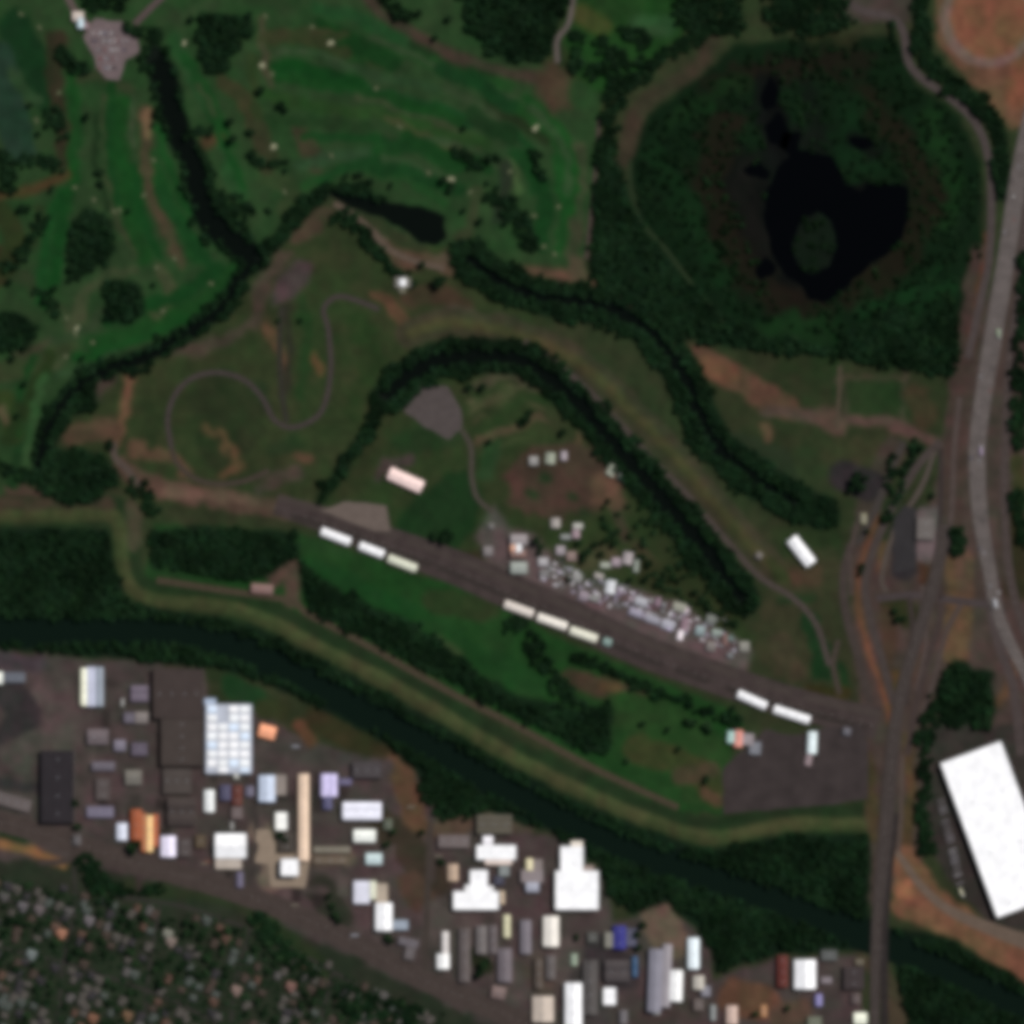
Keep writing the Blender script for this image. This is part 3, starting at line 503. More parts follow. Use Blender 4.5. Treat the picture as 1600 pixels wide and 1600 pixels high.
# footpaths and tracks
PATHS = [([(268,700),(262,655),(274,616),(302,590),(342,582),(382,594),(410,622),(428,655),(455,668),(490,655),(508,630),(517,575),(513,515),(506,482),(530,463),(575,476),(592,484)], 8, (63,56,54), "grey looping track round the oval of grass"),
         ([(268,700),(276,722),(300,745),(335,756),(380,752),(420,735)], 8, (64,56,49), "lower end of the grey looping track"),
         ([(440,480),(437,540),(440,610),(448,660)], 9, (48,47,40), "straight grey track between grass banks"),
         ([(820,532),(900,592),(960,652),(1020,717),(1080,780),(1140,850),(1188,902),(1240,935),(1275,975),(1296,1040)], 9, (70,62,58), "levee path along the moat"),
         ([(245,906),(340,921),(450,938),(482,960),(560,1001),(700,1080),(800,1131),(900,1186),(960,1216),(1060,1262)], 10, (68,60,48), "brown dirt path along the foot of the river levee"),
         ([(936,180),(933,240),(926,310),(916,405)], 7, (66,58,52), "path along the wood edge of the golf course"),
         ([(985,250),(986,300),(1002,346),(1042,392),(1072,432),(1112,482),(1132,505)], 7, (36,48,30), "faint path round the marsh"),
         ([(522,318),(546,331),(582,361),(602,385),(640,405),(695,420)], 9, (88,76,66), "pale dirt track beside the dark hedge"),
         ([(955,462),(1000,485),(1040,520),(1062,570)], 9, (66,58,50), "dirt path dividing channel and marsh wood"),
         ([(722,672),(736,700),(737,745),(746,778),(770,800)], 8, (68,63,56), "gravel path beside the dark green field"),
         ([(1312,572),(1311,620),(1308,672)], 6, (74,66,54), "straight path crossing the east field"),
         ([(178,690),(180,715),(200,735),(225,770)], 10, (78,68,62), "dirt path at the narrow neck of land"),
         ([(1310,1000),(1302,1040),(1312,1085)], 8, (66,58,52), "bent path on the eastern grass")]
for l, wd, c, lab in PATHS: ribbon("path", l, wd, mat(c, 0.2, 0.15, 0.95, 0.05), lift=0.09, label=lab, cat="path")
sheet("car_park", [(137,40),(150,30),(190,34),(193,50),(215,60),(219,76),(217,83),(195,91),(192,110),(185,124),(166,122),(150,106),(147,90),(138,75),(130,58)], asphalt((106,93,93)), label="pinkish grey clubhouse car park", cat="car park")
sheet("dark_lot", [(1396,812),(1412,790),(1432,796),(1432,888),(1398,896)], asphalt((48,46,47)), label="small dark car lot inside the interchange", cat="lot")
sheet("gravel_lot", [(655,600),(700,605),(722,640),(721,670),(702,686),(660,666),(630,642)], mat((78,71,69), 0.15, 0.1, 0.95, 0.05), label="grey gravel lot beside the moat", cat="lot")
sheet("concrete_apron", [(500,797),(545,783),(603,790),(611,830),(585,830)], mat((100,89,82), 0.12, 0.1, 0.9, 0.1), lift=0.16, label="pale concrete apron at the head of the strip", cat="apron")
sheet("asphalt_lot", [(1130,1200),(1195,1140),(1240,1150),(1282,1138),(1345,1130),(1356,1160),(1356,1248),(1300,1256),(1130,1272)], asphalt((57,50,49), 0.22, 0.04), lift=0.17, label="large dark asphalt lot at the end of the strip", cat="lot")
sheet("concrete_yard", [(400,1296),(424,1296),(432,1334),(462,1334),(464,1300),(482,1300),(482,1350),(476,1386),(422,1386),(420,1350),(400,1348)], mat((138,123,107), 0.1, 0.1, 0.9, 0.1), lift=0.12, label="beige concrete yard round a factory tower", cat="yard")

# ------------------------------------------------------------------ buildings
M_WALL = mat((150,146,140), 0.12, 0.3); M_DOOR = mat((92,98,108), 0.1, 0.5); M_VENT = mat((150,152,156), 0.1, 0.8); M_GLASS = mat((56,66,80), 0.1, 0.5, 0.2, 0.5)
def roofmat(c):
    if min(c) > 185: c = tuple(min(255, int(v * 1.09)) for v in c)
    return mat(c, 0.10, 0.07, 0.75, 0.12, name="roof_sheet")
def block(root, x0, y0, x1, y1, h, style, c, n=3, detail=True):
    """one block of a building in its root's local metres (x east, y north)"""
    dx, dy = x1 - x0, y1 - y0; along = 'x' if dx >= dy else 'y'; i = 0.3
    MB().box(x0 + i, y0 + i, 0, x1 - i, y1 - i, h).build("wall", M_WALL, root)
    r = MB(); m = roofmat(c)
    if style == 'flat':
        r.box(x0, y0, h, x1, y1, h + 0.4)
        for bx in ((x0, y0, x1, y0 + 0.5), (x0, y1 - 0.5, x1, y1), (x0, y0 + 0.5, x0 + 0.5, y1 - 0.5), (x1 - 0.5, y0 + 0.5, x1, y1 - 0.5)):
            r.box(bx[0], bx[1], h + 0.4, bx[2], bx[3], h + 1.0)
    elif style == 'gable': r.gable(x0, y0, x1, y1, h, 0.13 * min(dx, dy), along)
    elif style == 'multi':
        for k in range(n):
            if along == 'x': r.gable(x0, y0 + dy * k / n, x1, y0 + dy * (k + 1) / n, h, 0.12 * dy / n, 'x')
            else: r.gable(x0 + dx * k / n, y0, x0 + dx * (k + 1) / n, y1, h, 0.12 * dx / n, 'y')
    elif style == 'saw':
        for k in range(n):
            a, b = (x0 + dx * k / n, x0 + dx * (k + 1) / n); t = 1.6
            r.add([(a,y0,h),(b,y0,h),(b,y1,h),(a,y1,h),(a,y0,h+.3),(b,y0,h+t),(b,y1,h+t),(a,y1,h+.3)], [(3,2,1,0),(0,1,5,4),(1,2,6,5),(2,3,7,6),(3,0,4,7),(4,5,6,7)])
    elif style == 'arch':
        seg = 7; pr = []
        for k in range(seg + 1):
            t = math.pi * k / seg; pr.append((-math.cos(t), math.sin(t)))
        vs, fs = [], []
        for e in (0, 1):
            for u, v in pr:
                vs.append(((x0 + dx * e, (y0 + y1) / 2 + u * dy / 2, h + v * dy * 0.2) if along == 'x' else ((x0 + x1) / 2 + u * dx / 2, y0 + dy * e, h + v * dx * 0.2)))
        q = seg + 1
        for k in range(seg): fs.append((k, k + 1, q + k + 1, q + k) if along == 'y' else (k + 1, k, q + k, q + k + 1))
        fs += [tuple(range(q)), tuple(range(q, 2 * q))[::-1], (0, q, 2 * q - 1, q - 1)]
        r.add(vs, fs)
    ro = r.build("roof", m, root)
    if detail:
        nv = max(1, min(4, int(max(dx, dy) / 14)))
        for k in range(nv):
            t = (k + 0.5) / nv
            cx, cy = (x0 + dx * t, (y0 + y1) / 2) if along == 'x' else ((x0 + x1) / 2, y0 + dy * t)
            zt = h + (0.4 if style in ('flat', 'saw') else 0.13 * min(dx, dy) / (n if style == 'multi' else 1) + 0.1)
            if style == 'arch': zt = h + 0.2 * min(dx, dy)
            MB().box(cx - 0.9, cy - 0.9, zt - 0.6, cx + 0.9, cy + 0.9, zt + 1.0).build("roof_vent", M_VENT, ro)
        if along == 'x':
            MB().box((x0 + x1) / 2 - 2, y0 + i - 0.12, 0.05, (x0 + x1) / 2 + 2, y0 + i - 0.004, min(4, h - 0.6)).build("loading_door", M_DOOR, root)
            MB().box(x0 + dx * 0.15, y1 - i + 0.004, h - 1.9, x0 + dx * 0.85, y1 - i + 0.08, h - 0.9).build("window", M_GLASS, root)
        else:
            MB().box(x0 + i - 0.12, (y0 + y1) / 2 - 2, 0.05, x0 + i - 0.004, (y0 + y1) / 2 + 2, min(4, h - 0.6)).build("loading_door", M_DOOR, root)
            MB().box(x1 - i + 0.004, y0 + dy * 0.15, h - 1.9, x1 - i + 0.08, y0 + dy * 0.85, h - 0.9).build("window", M_GLASS, root)
    return ro
def building(name, cat, label, blocks, ang=0.0, group=None, detail=True):
    """blocks: (x0,y0,x1,y1,height,style,colour[,n]) on plan; ang: degrees clockwise on plan about the first block's centre"""
    b0 = blocks[0]; cx, cy = (b0[0] + b0[2]) / 2, (b0[1] + b0[3]) / 2
    wx, wy = W(cx, cy); root = empty(name, wx, wy, max(hz(cx, cy), 0.0), math.radians(-ang)); tag(root, label, cat, group)
    for b in blocks:
        block(root, b[0] - cx, cy - b[3], b[2] - cx, cy - b[1], b[4], b[5], b[6], b[7] if len(b) > 7 else 3, detail and not (len(blocks) > 12 and b is not b0))
    return root
WH = (255,255,255)
# sheds along the strip (centre, length, width, angle)
def shed(cx, cy, l, wd, ang, c, label, h=6, style='gable', name="shed", cat="shed", group=None, detail=True):
    return building(name, cat, label, [(cx - l / 2, cy - wd / 2, cx + l / 2, cy + wd / 2, h, style, c)], ang, group, detail)
G1 = "long sheds along the asphalt strip"
shed(525, 838, 48, 12, 21, (255,252,252), "bright white shed at the head of the strip below the concrete apron", group=G1)
shed(581, 859, 40, 12, 21, (236,238,236), "pale grey-white shed, second from the head of the strip", group=G1)
shed(629, 880, 47, 12, 21, (206,208,188), "greenish beige shed, third from the head of the strip", group=G1)
shed(811, 951, 47, 12, 20, (210,200,190), "beige shed starting the middle row of strip sheds", group=G1)
shed(863, 971, 48, 12, 19, (228,222,210), "cream shed in the centre of the middle row of strip sheds", group=G1)
shed(912, 991, 44, 12, 19, (218,216,198), "yellowish shed ending the middle row of strip sheds", group=G1)
shed(949, 1003, 13, 11, 20, (136,160,152), "small teal grey hut just past the middle row of strip sheds", h=3.5, group=G1)
shed(1175, 1093, 48, 12, 24, (246,240,242), "brilliant white shed alone on the lower strip edge", group=G1)
shed(1237, 1116, 58, 12, 18, (248,246,246), "long white shed with a slightly pinkish middle by the asphalt lot", group=G1)
shed(1269, 1160, 34, 13, 92, (222,236,240), "upright pale cyan shed on the asphalt lot", group=G1)
shed(1263, 1187, 18, 10, 100, (150,132,134), "low pinkish lean-to below the pale cyan shed", h=4)
building("workshop", "workshop", "workshop with salmon, cyan and grey roof sections on the lot edge", [(1137,1142,1148,1160,5,'flat',(176,208,200)),(1148,1140,1160,1166,5.4,'gable',(222,150,136)),(1160,1144,1178,1162,4.6,'flat',(150,140,142)),(1172,1156,1190,1176,4.2,'flat',(120,122,128))], 4)
shed(1323, 1143, 12, 12, 15, (104,102,108), "small grey block alone on the dark asphalt lot", h=4)
shed(1252, 861, 50, 18, 52, (255,255,250), "white barn set askew on the eastern grass", h=7)
shed(634, 750, 56, 19, 24, (250,208,200), "pale pink roofed hall on the grass near the gravel lot", h=7, name="hall", cat="hall")
building("pump_house", "pump house", "small white pump house on a grey base at the end of the dark hedge", [(624,436,634,447,6,'gable',(250,250,246)),(617,433,624,450,3,'flat',(112,110,100)),(634,434,642,449,3,'flat',(120,118,108)),(624,447,634,458,3,'flat',(112,110,92)),(624,430,634,436,3,'flat',(140,138,128))], 0)
shed(1349, 810, 10, 16, 0, (138,134,112), "tiny pale shed beside the curved ramp", h=4)
shed(410, 920, 34, 15, 4, (136,108,102), "pinkish grey shed at the levee bend", h=5)
shed(418, 1143, 26, 20, 15, (255,176,136), "bright peach roofed shed near the river trees", h=6)
shed(1446, 826, 28, 34, 2, (104,98,94), "flat grey building between ramp and highway", h=5, style='flat', name="depot", cat="depot")
building("clubhouse", "clubhouse", "white golf clubhouse with a bluish wing above the car park", [(114,19,131,33,6,'gable',(206,192,180)),(122,24,131,44,6.4,'gable',(186,204,210)),(131,36,139,45,5,'flat',(150,128,130))], 0)
# giant warehouse
ga = -15.7
gc = ((1467 + 1653) / 2, (1186 + 1404) / 2)
root = building("giant_warehouse", "warehouse", "enormous tilted white warehouse beside the highway", [(gc[0] - 50, gc[1] - 128, gc[0] + 50, gc[1] + 128, 12, 'flat', WH)], -20.2)
rf = [o for o in root.children if o.name.startswith("roof")][0]
for k in range(0, 9, 3):
    for s_ in (-25, 25):
        MB().box(s_ - 1.2, -115 + k * 28, 12.41, s_ + 1.2, -112 + k * 28, 13.4).build("roof_vent", M_VENT, rf)
for k in range(16):
    MB().box(-49.9, -110 + k * 14, 0.4, -49.704, -106.6 + k * 14, 4.4).build("loading_door", M_DOOR, root)
IND = [
 ("factory_shed", "shed", "sawtooth shed with yellow-white and bluish strips beside the river trees", [(136,1042,150,1103,7,'saw',(188,190,206),2),(127,1044,136,1102,7.4,'gable',(250,244,210)),(150,1042,162,1103,6.6,'gable',(150,158,168))], 0),
 ("factory_shed", "shed", "small white shed end at the picture's western edge", [(-14,1050,5,1068,5,'gable',(226,230,220))], 0),
 ("factory_shed", "shed", "low grey shed beside the small white shed end", [(6,1050,40,1066,5,'flat',(100,104,112))], 0),
 ("warehouse", "warehouse", "large flat brown-roofed warehouse by the river wood", [(240,1045,318,1122,9,'flat',(63,54,51)),(252,1122,318,1196,8,'flat',(66,58,54))], 0),
 ("warehouse", "warehouse", "dark purplish flat warehouse above the main road", [(65,1172,117,1285,9,'flat',(42,38,41))], 0),
 ("factory", "factory", "big white factory with a grid of roof bays near the green bank", [(322,1100,394,1208,7,'flat',(182,187,198)),(325,1103,339,1114,7.9,'gable',(206, 220, 236)),(359,1103,373,1114,7.9,'gable',(250, 252, 252)),(376,1103,390,1114,7.9,'gable',(224, 226, 226)),(325,1117,339,1128,7.9,'gable',(224, 226, 226)),(359,1117,373,1128,7.9,'gable',(232, 236, 240)),(376,1117,390,1128,7.9,'gable',(250, 252, 252)),(325,1131,339,1142,7.9,'gable',(250, 252, 252)),(342,1131,356,1142,7.9,'gable',(224, 226, 226)),(359,1131,373,1142,7.9,'gable',(206, 220, 236)),(376,1131,390,1142,7.9,'gable',(232, 236, 240)),(325,1145,339,1156,7.9,'gable',(232, 236, 240)),(342,1145,356,1156,7.9,'gable',(255, 255, 255)),(359,1145,373,1156,7.9,'gable',(255, 255, 255)),(376,1145,390,1156,7.9,'gable',(206, 220, 236)),(325,1159,339,1170,7.9,'gable',(206, 220, 236)),(342,1159,356,1170,7.9,'gable',(255, 255, 255)),(359,1159,373,1170,7.9,'gable',(255, 255, 255)),(376,1159,390,1170,7.9,'gable',(224, 226, 226)),(325,1173,339,1184,7.9,'gable',(224, 226, 226)),(342,1173,356,1184,7.9,'gable',(255, 255, 255)),(359,1173,373,1184,7.9,'gable',(255, 255, 255)),(376,1173,390,1184,7.9,'gable',(250, 252, 252)),(325,1187,339,1198,7.9,'gable',(250, 252, 252)),(342,1187,356,1198,7.9,'gable',(224, 226, 226)),(359,1187,373,1198,7.9,'gable',(206, 220, 236)),(376,1187,390,1198,7.9,'gable',(232, 236, 240)),(342,1199,356,1207,7.9,'gable',(250, 252, 252)),(376,1199,390,1207,7.9,'gable',(206, 220, 236)),(320,1091,338,1100,6,'flat',(172,186,206)),(366,1208,374,1216,6,'flat',(190,190,182))], 0),
 ("factory_shed", "shed", "narrow white shed below the big skylit factory", [(320,1234,335,1268,6,'gable',(222,224,222))], 0),
 ("factory_shed", "shed", "dark red roofed shed below the big skylit factory", [(363,1227,379,1258,6,'gable',(98,58,50))], 0),
 ("factory_shed", "shed", "dull pinkish shed under the dark red roof", [(362,1260,380,1279,5,'flat',(110,98,96))], 0),
 ("factory_shed", "shed", "brick orange roofed shed by the main road", [(205,1264,222,1312,7,'gable',(158,88,58))], 0),
 ("factory_shed", "shed", "bright peach and orange striped shed by the main road", [(222,1270,230,1330,7,'flat',(176,112,78)),(230,1274,239,1330,7.6,'gable',(255,214,150)),(239,1272,248,1322,7,'flat',(184,104,72))], 0),
 ("factory_shed", "shed", "small white shed touching the brick orange roof", [(183,1286,199,1312,6,'gable',(206,210,222))], 0),
 ("factory_shed", "shed", "lilac white shed on the other side of the striped shed", [(252,1306,275,1338,6,'gable',(224,218,234))], 0),
 ("warehouse", "warehouse", "square dazzling white warehouse with a beige lower annex", [(337,1302,385,1340,9,'gable',WH),(337,1340,378,1357,6,'flat',(184,172,160))], 0),
 ("factory_shed", "shed", "low beige shed beside the square white warehouse", [(306,1304,322,1324,5,'flat',(90,78,62))], 0),
 ("workshop", "workshop", "lilac grey roofed workshop by the dark purplish warehouse", [(136,1260,178,1277,5,'multi',(116,110,126),3)], 0),
 ("factory_shed", "shed", "long grey shed at the western edge above the main road", [(-10,1242,50,1262,5,'flat',(98,90,88))], 16),
 ("factory", "factory", "bluish white plant with a beige wing", [(405,1211,430,1252,8,'gable',(186,196,212)),(430,1210,448,1242,7,'flat',(140,130,122))], 0),
 ("factory_shed", "shed", "small square creamy white shed next to the long beige gallery", [(431,1269,449,1296,6,'flat',(240,240,228))], 0),
 ("gallery", "gallery", "long narrow beige conveyor gallery standing upright", [(467,1209,483,1344,8,'gable',(236,208,182))], 0),
 ("factory_tower", "tower", "white block on the beige yard at the foot of the gallery", [(440,1341,467,1367,14,'flat',(250,248,246))], 0),
 ("factory_shed", "shed", "lavender white square shed beside the gallery", [(502,1209,527,1244,6,'multi',(196,188,222),2)], 0),
 ("warehouse", "warehouse", "wide lavender and white warehouse facing the brown plot", [(536,1253,596,1280,8,'multi',(224,224,240),2)], 0),
 ("warehouse", "warehouse", "smaller white hall below the wide lavender warehouse", [(553,1296,587,1315,7,'gable',(232,234,226))], 0),
 ("factory_shed", "shed", "greenish beige long roof next to the beige yard", [(490,1322,548,1332,5,'flat',(126,120,106))], 0),
 ("factory_shed", "shed", "second beige long roof under the greenish one", [(490,1338,543,1350,5,'flat',(108,96,82))], 0),
 ("factory_shed", "shed", "small minty white shed under the two halls", [(572,1333,597,1350,5,'gable',(188,204,204))], 0),
 ("factory_shed", "shed", "twin lilac and yellow roofs above the main road", [(553,1376,578,1411,6,'saw',(206,206,216),2)], 0),
 ("factory", "factory", "stepped yellowish white factory above the main road", [(579,1376,588,1404,7,'flat',(216,218,196)),(588,1380,606,1412,7,'flat',(178,164,146)),(587,1410,613,1453,9,'gable',(255,250,234))], 0),
 ("factory_shed", "shed", "pale blue annex beside the stepped factory", [(614,1437,638,1452,5,'flat',(156,166,178))], 0),
 ("warehouse", "warehouse", "white stepped warehouse topped by a small gable, upper of the pair", [(745,1320,806,1342,9,'flat',WH),(755,1306,770,1320,8,'gable',(252,232,234)),(758,1342,800,1350,7,'flat',(216,200,190))], 0),
 ("warehouse", "warehouse", "white tee shaped warehouse, wide at its base", [(709,1392,779,1420,10,'flat',WH),(735,1359,762,1392,9,'flat',WH),(727,1382,735,1392,8,'flat',WH),(762,1384,771,1392,8,'flat',(246,240,246))], 0),
 ("factory_shed", "shed", "grey beige roof beside the upper white warehouse", [(685,1304,734,1324,6,'flat',(110,100,98))], 0),
 ("factory_shed", "shed", "tiny pink and yellow kiosk roof by the tee shaped warehouse", [(700,1350,716,1376,5,'gable',(190,166,144))], 0),
 ("factory_shed", "shed", "grey green roof between the two stepped warehouses", [(780,1352,796,1368,6,'flat',(136,142,140))], 0),
 ("factory_shed", "shed", "slim white shed on the lane between factory plots", [(691,1455,701,1490,6,'gable',(206,200,196)),(683,1490,702,1513,7,'gable',(244,240,232))], 0),
 ("factory_shed", "shed", "long dull grey roof beside the slim white shed", [(717,1450,735,1534,6,'gable',(96,88,86))], 0),
 ("factory_shed", "shed", "shorter grey roof between two dull long roofs", [(744,1446,761,1490,6,'gable',(112,106,104))], 0),
 ("factory_shed", "shed", "narrow white and yellow shed with a grey foot", [(787,1429,797,1464,6,'gable',(216,212,176))], 0),
 ("factory_shed", "shed", "grey lilac long roof near the pinkish street corner", [(778,1481,800,1534,6,'gable',(112,104,108))], 0),
 ("factory_shed", "shed", "pinkish roof on the street corner", [(768,1541,790,1560,5,'gable',(126,108,104))], 12),
 ("factory", "factory", "grey plant with a yellow stack house and a bluish foot", [(814,1358,849,1378,7,'flat',(140,130,130)),(822,1341,832,1359,9,'gable',(230,220,180)),(832,1342,848,1358,7,'flat',(132,122,118)),(822,1377,842,1393,7,'gable',(170,172,184))], 0),
 ("factory", "factory", "big white factory narrowing upward at the edge of the wood", [(868,1360,935,1420,11,'flat',WH),(876,1322,911,1360,10,'flat',WH),(892,1314,910,1322,8,'gable',(224,214,200)),(911,1352,928,1362,7,'flat',(160,142,134))], 0),
 ("warehouse", "warehouse", "cream white upright shed under the big wood-edge factory", [(849,1431,873,1478,8,'gable',(222,216,206)),(857,1436,866,1476,8.6,'gable',WH)], 0),
 ("factory_shed", "shed", "long lilac grey roof beside the cream upright shed", [(813,1437,830,1490,6,'gable',(122,116,122))], 0),
 ("factory_shed", "shed", "blue roofed shed with a yellowish grey end", [(958,1446,978,1482,7,'gable',(58,58,128)),(945,1456,958,1480,6,'flat',(134,132,122)),(978,1450,995,1478,6,'flat',(84,84,102))], 0),
 ("factory_shed", "shed", "small grey shed facing the blue roofed shed", [(918,1456,934,1472,5,'flat',(88,88,84))], 0),
 ("factory_shed", "shed", "minty kiosk on the lane under the cream shed", [(892,1490,902,1508,4,'gable',(150,164,144))], 0),
 ("factory_shed", "shed", "narrow cobalt awning along the yard", [(988,1494,996,1526,4,'gable',(62,92,124))], 0),
 ("warehouse", "warehouse", "tall white warehouse cut by the lower picture edge", [(883,1535,909,1612,9,'gable',WH)], 0),
 ("factory_shed", "shed", "cream shed with grey sides beside the tall cut-off warehouse", [(832,1556,865,1596,7,'gable',(200,186,172)),(845,1560,856,1592,7.6,'gable',(238,226,214))], 0),
 ("factory_shed", "shed", "small square white shed on the dark yard", [(943,1543,962,1569,6,'flat',(244,240,238))], 0),
 ("warehouse", "warehouse", "large light grey warehouse with a white bright bay", [(1013,1482,1034,1580,9,'gable',(134,132,142)),(1034,1474,1048,1572,9,'gable',(156,150,154)),(1047,1514,1066,1562,9.6,'gable',(246,240,232))], 2),
 ("factory_shed", "shed", "pale cyan upright shed at the wood edge", [(1075,1465,1092,1513,7,'gable',(222,232,236))], 0),
 ("factory_shed", "shed", "cream and grey shed under the pale cyan one", [(1083,1524,1100,1545,6,'gable',(194,188,176)),(1096,1540,1110,1556,5,'flat',(134,132,140))], 0),
 ("factory_shed", "shed", "small dull grey shed near the light grey warehouse", [(1084,1560,1100,1578,5,'flat',(106,96,92))], 0),
 ("factory_shed", "shed", "pale green grey shed beside the reddish yard", [(1110,1570,1118,1594,5,'gable',(144,148,146))], 0),
 ("factory_shed", "shed", "pink white upright shed on the reddish yard", [(1135,1571,1152,1600,6,'gable',(208,182,168))], 0),
 ("factory_shed", "shed", "orange and olive kiosk on the reddish yard", [(1188,1570,1198,1588,4,'gable',(176,132,96))], 0),
 ("warehouse", "warehouse", "isolated bright white warehouse below the southern wood", [(1241,1499,1274,1544,9,'gable',WH)], 0),
 ("factory_shed", "shed", "low greenish grey roof beside the isolated white warehouse", [(1283,1484,1308,1500,5,'flat',(92,94,92))], 0),
 ("factory_shed", "shed", "lilac kiosk beside the isolated white warehouse", [(1283,1526,1300,1536,4,'flat',(136,126,130))], 0),
 ("factory_shed", "shed", "small violet blue shed under the isolated white warehouse", [(1274,1553,1284,1571,5,'gable',(146,140,188))], 0),
 ("factory_shed", "shed", "red brown roofed shed at the edge of the southern wood", [(1214,1492,1231,1542,6,'gable',(96,50,44))], 0),
 ("factory_shed", "shed", "white roof by the bridge road cut by the lower picture edge", [(1334,1582,1354,1600,6,'gable',(232,236,214))], 0),
 ("factory_shed", "shed", "dark flat shed beside the bridge road", [(1318,1510,1350,1545,6,'flat',(62,54,54))], 0),
 ("factory_shed", "shed", "grey green low roof at the lower picture edge", [(1262,1588,1284,1606,5,'flat',(112,116,100))], 0),
 ("factory_shed", "shed", "lilac grey shed just under the dark river bank, upper of the yard", [(205,1071,232,1096,5,'multi',(110,100,112),2)], 0),
 ("factory_shed", "shed", "long pale lilac shed in the middle of the western yard", [(194,1113,212,1129,5,'flat',(104,98,108)),(212,1112,232,1130,5.5,'gable',(128,120,116))], 0),
 ("factory_shed", "shed", "mauve shed with a bright corner in the western yard", [(137,1139,170,1163,5,'gable',(108,98,100)),(144,1147,154,1156,6.8,'gable',(142,128,142))], 0),
 ("factory_shed", "shed", "pale violet square shed in the western yard", [(179,1156,197,1173,5,'gable',(126,120,132))], 0),
 ("factory_shed", "shed", "dull mauve shed near the brown-roofed warehouse", [(206,1160,231,1180,5,'flat',(96,88,100))], 0),
 ("factory_shed", "shed", "dark blue grey shed at the head of the purplish warehouse", [(84,1174,109,1190,5,'flat',(88,86,96))], 0),
 ("factory_shed", "shed", "long low mauve shed across the yard lane", [(144,1190,180,1204,5,'gable',(104,98,106))], 0),
 ("factory_shed", "shed", "greenish grey square shed under the mauve sheds", [(196,1203,222,1226,5,'gable',(116,112,104))], 0),
 ("factory_shed", "shed", "faint brown shed beside the mauve sheds", [(150,1216,172,1250,5,'flat',(84,76,74))], 0),

 ("factory_shed", "shed", "small lilac lean-to by the lavender square shed", [(530,1216,550,1226,4,'flat',(110,104,132))], 0),
 ("factory_shed", "shed", "bluish upright shed under the lavender square shed", [(505,1242,519,1264,5,'gable',(92,90,120))], 0),
 ("factory_shed", "shed", "wide dark grey roof beside the olive plot by the river", [(551,1190,597,1215,7,'flat',(72,67,68))], 0),
 ("factory_shed", "shed", "lilac shed between skylit factory and bluish plant", [(384,1228,397,1244,4,'gable',(112,108,124))], 0),
 ("factory_shed", "shed", "indigo tinted shed beside the dark red roof", [(344,1226,361,1250,5,'gable',(84,82,104))], 0),
 ("factory_shed", "shed", "violet grey shed by the lower corner of the square white warehouse", [(370,1362,380,1386,4,'gable',(110,104,124))], 0),
 ("factory_shed", "shed", "green grey shed at the end of the wide lavender warehouse", [(599,1279,613,1296,4,'gable',(92,98,84))], 0),
 ("factory_shed", "shed", "grey lilac shed in the roadside plot under the stepped factory", [(622,1466,654,1478,5,'multi',(104,98,102),2),(636,1478,652,1498,4.6,'flat',(98,92,92))], 12),
 ("warehouse", "warehouse", "beige grey warehouse against the river wood above the white stepped pair", [(745,1273,800,1303,8,'multi',(90,85,74),3)], 0),
 ("factory_shed", "shed", "tiny grey shed on the main road verge", [(114,1304,127,1320,4,'gable',(92,88,88))], 0),
 ("factory_shed", "shed", "brown grey long roof in the bottom row of plots", [(835,1497,848,1545,6,'gable',(88,78,70))], 0),
 ("factory_shed", "shed", "whitish upright shed beside the cream upright shed", [(853,1492,868,1530,5,'gable',(98,92,90))], 0),
 ("factory_shed", "shed", "dull grey upright shed by the lane, bottom row of plots", [(911,1500,934,1585,6,'gable',(84,80,78))], 0),
 ("factory_shed", "shed", "dark lilac wide roof in front of the cobalt awning", [(945,1500,984,1534,6,'multi',(76,70,70),2)], 0),
 ("factory_shed", "shed", "pale stub of a shed at the bottom edge under the square white one", [(968,1578,980,1600,5,'gable',(110,106,108))], 0),
 ("factory_shed", "shed", "cream pale shed at the foot of the light grey warehouse", [(1019,1570,1031,1584,5,'gable',(176,178,176))], 0),
 ("factory_shed", "shed", "beige kiosk near the bridge road yard", [(1336,1498,1350,1508,4,'gable',(104,96,80))], 0),
 ("factory_shed", "shed", "faint pinkish roof in the yard under the lilac kiosk", [(1330,1552,1344,1568,4,'gable',(96,84,82))], 0),
 ("factory_shed", "shed", "pinkish grey long roof between the slim sheds", [(764,1445,777,1490,5,'gable',(100,92,92))], 0),
 ("factory_shed", "shed", "beige roof beside the tower on the concrete yard", [(436,1300,462,1330,5,'flat',(72,66,60))], 0),
 ("factory_shed", "shed", "grey roof with pale edge under the brown-roofed warehouse", [(255,1200,300,1240,6,'flat',(74,67,63))], 0),
 ("factory_shed", "shed", "long brownish roof below the flat brown-roofed warehouse", [(262,1246,306,1290,6,'multi',(68,60,57),2)], 0),
 ("factory_shed", "shed", "grey roof between lilac white shed and square white warehouse", [(280,1310,300,1338,5,'flat',(82,74,72))], 0),
 ("factory_shed", "shed", "yellow edged pale shed at the tee shaped warehouse's base", [(781,1392,788,1412,5,'gable',(206,186,160))], 0),
 ("factory_shed", "shed", "dim teal roof beside the tee shaped warehouse", [(772,1368,788,1382,5,'flat',(72,72,86))], 0),
]
for nm, cat, lab, bl, an in IND: building(nm, cat, lab, bl, an, group="factory buildings on the south bank")
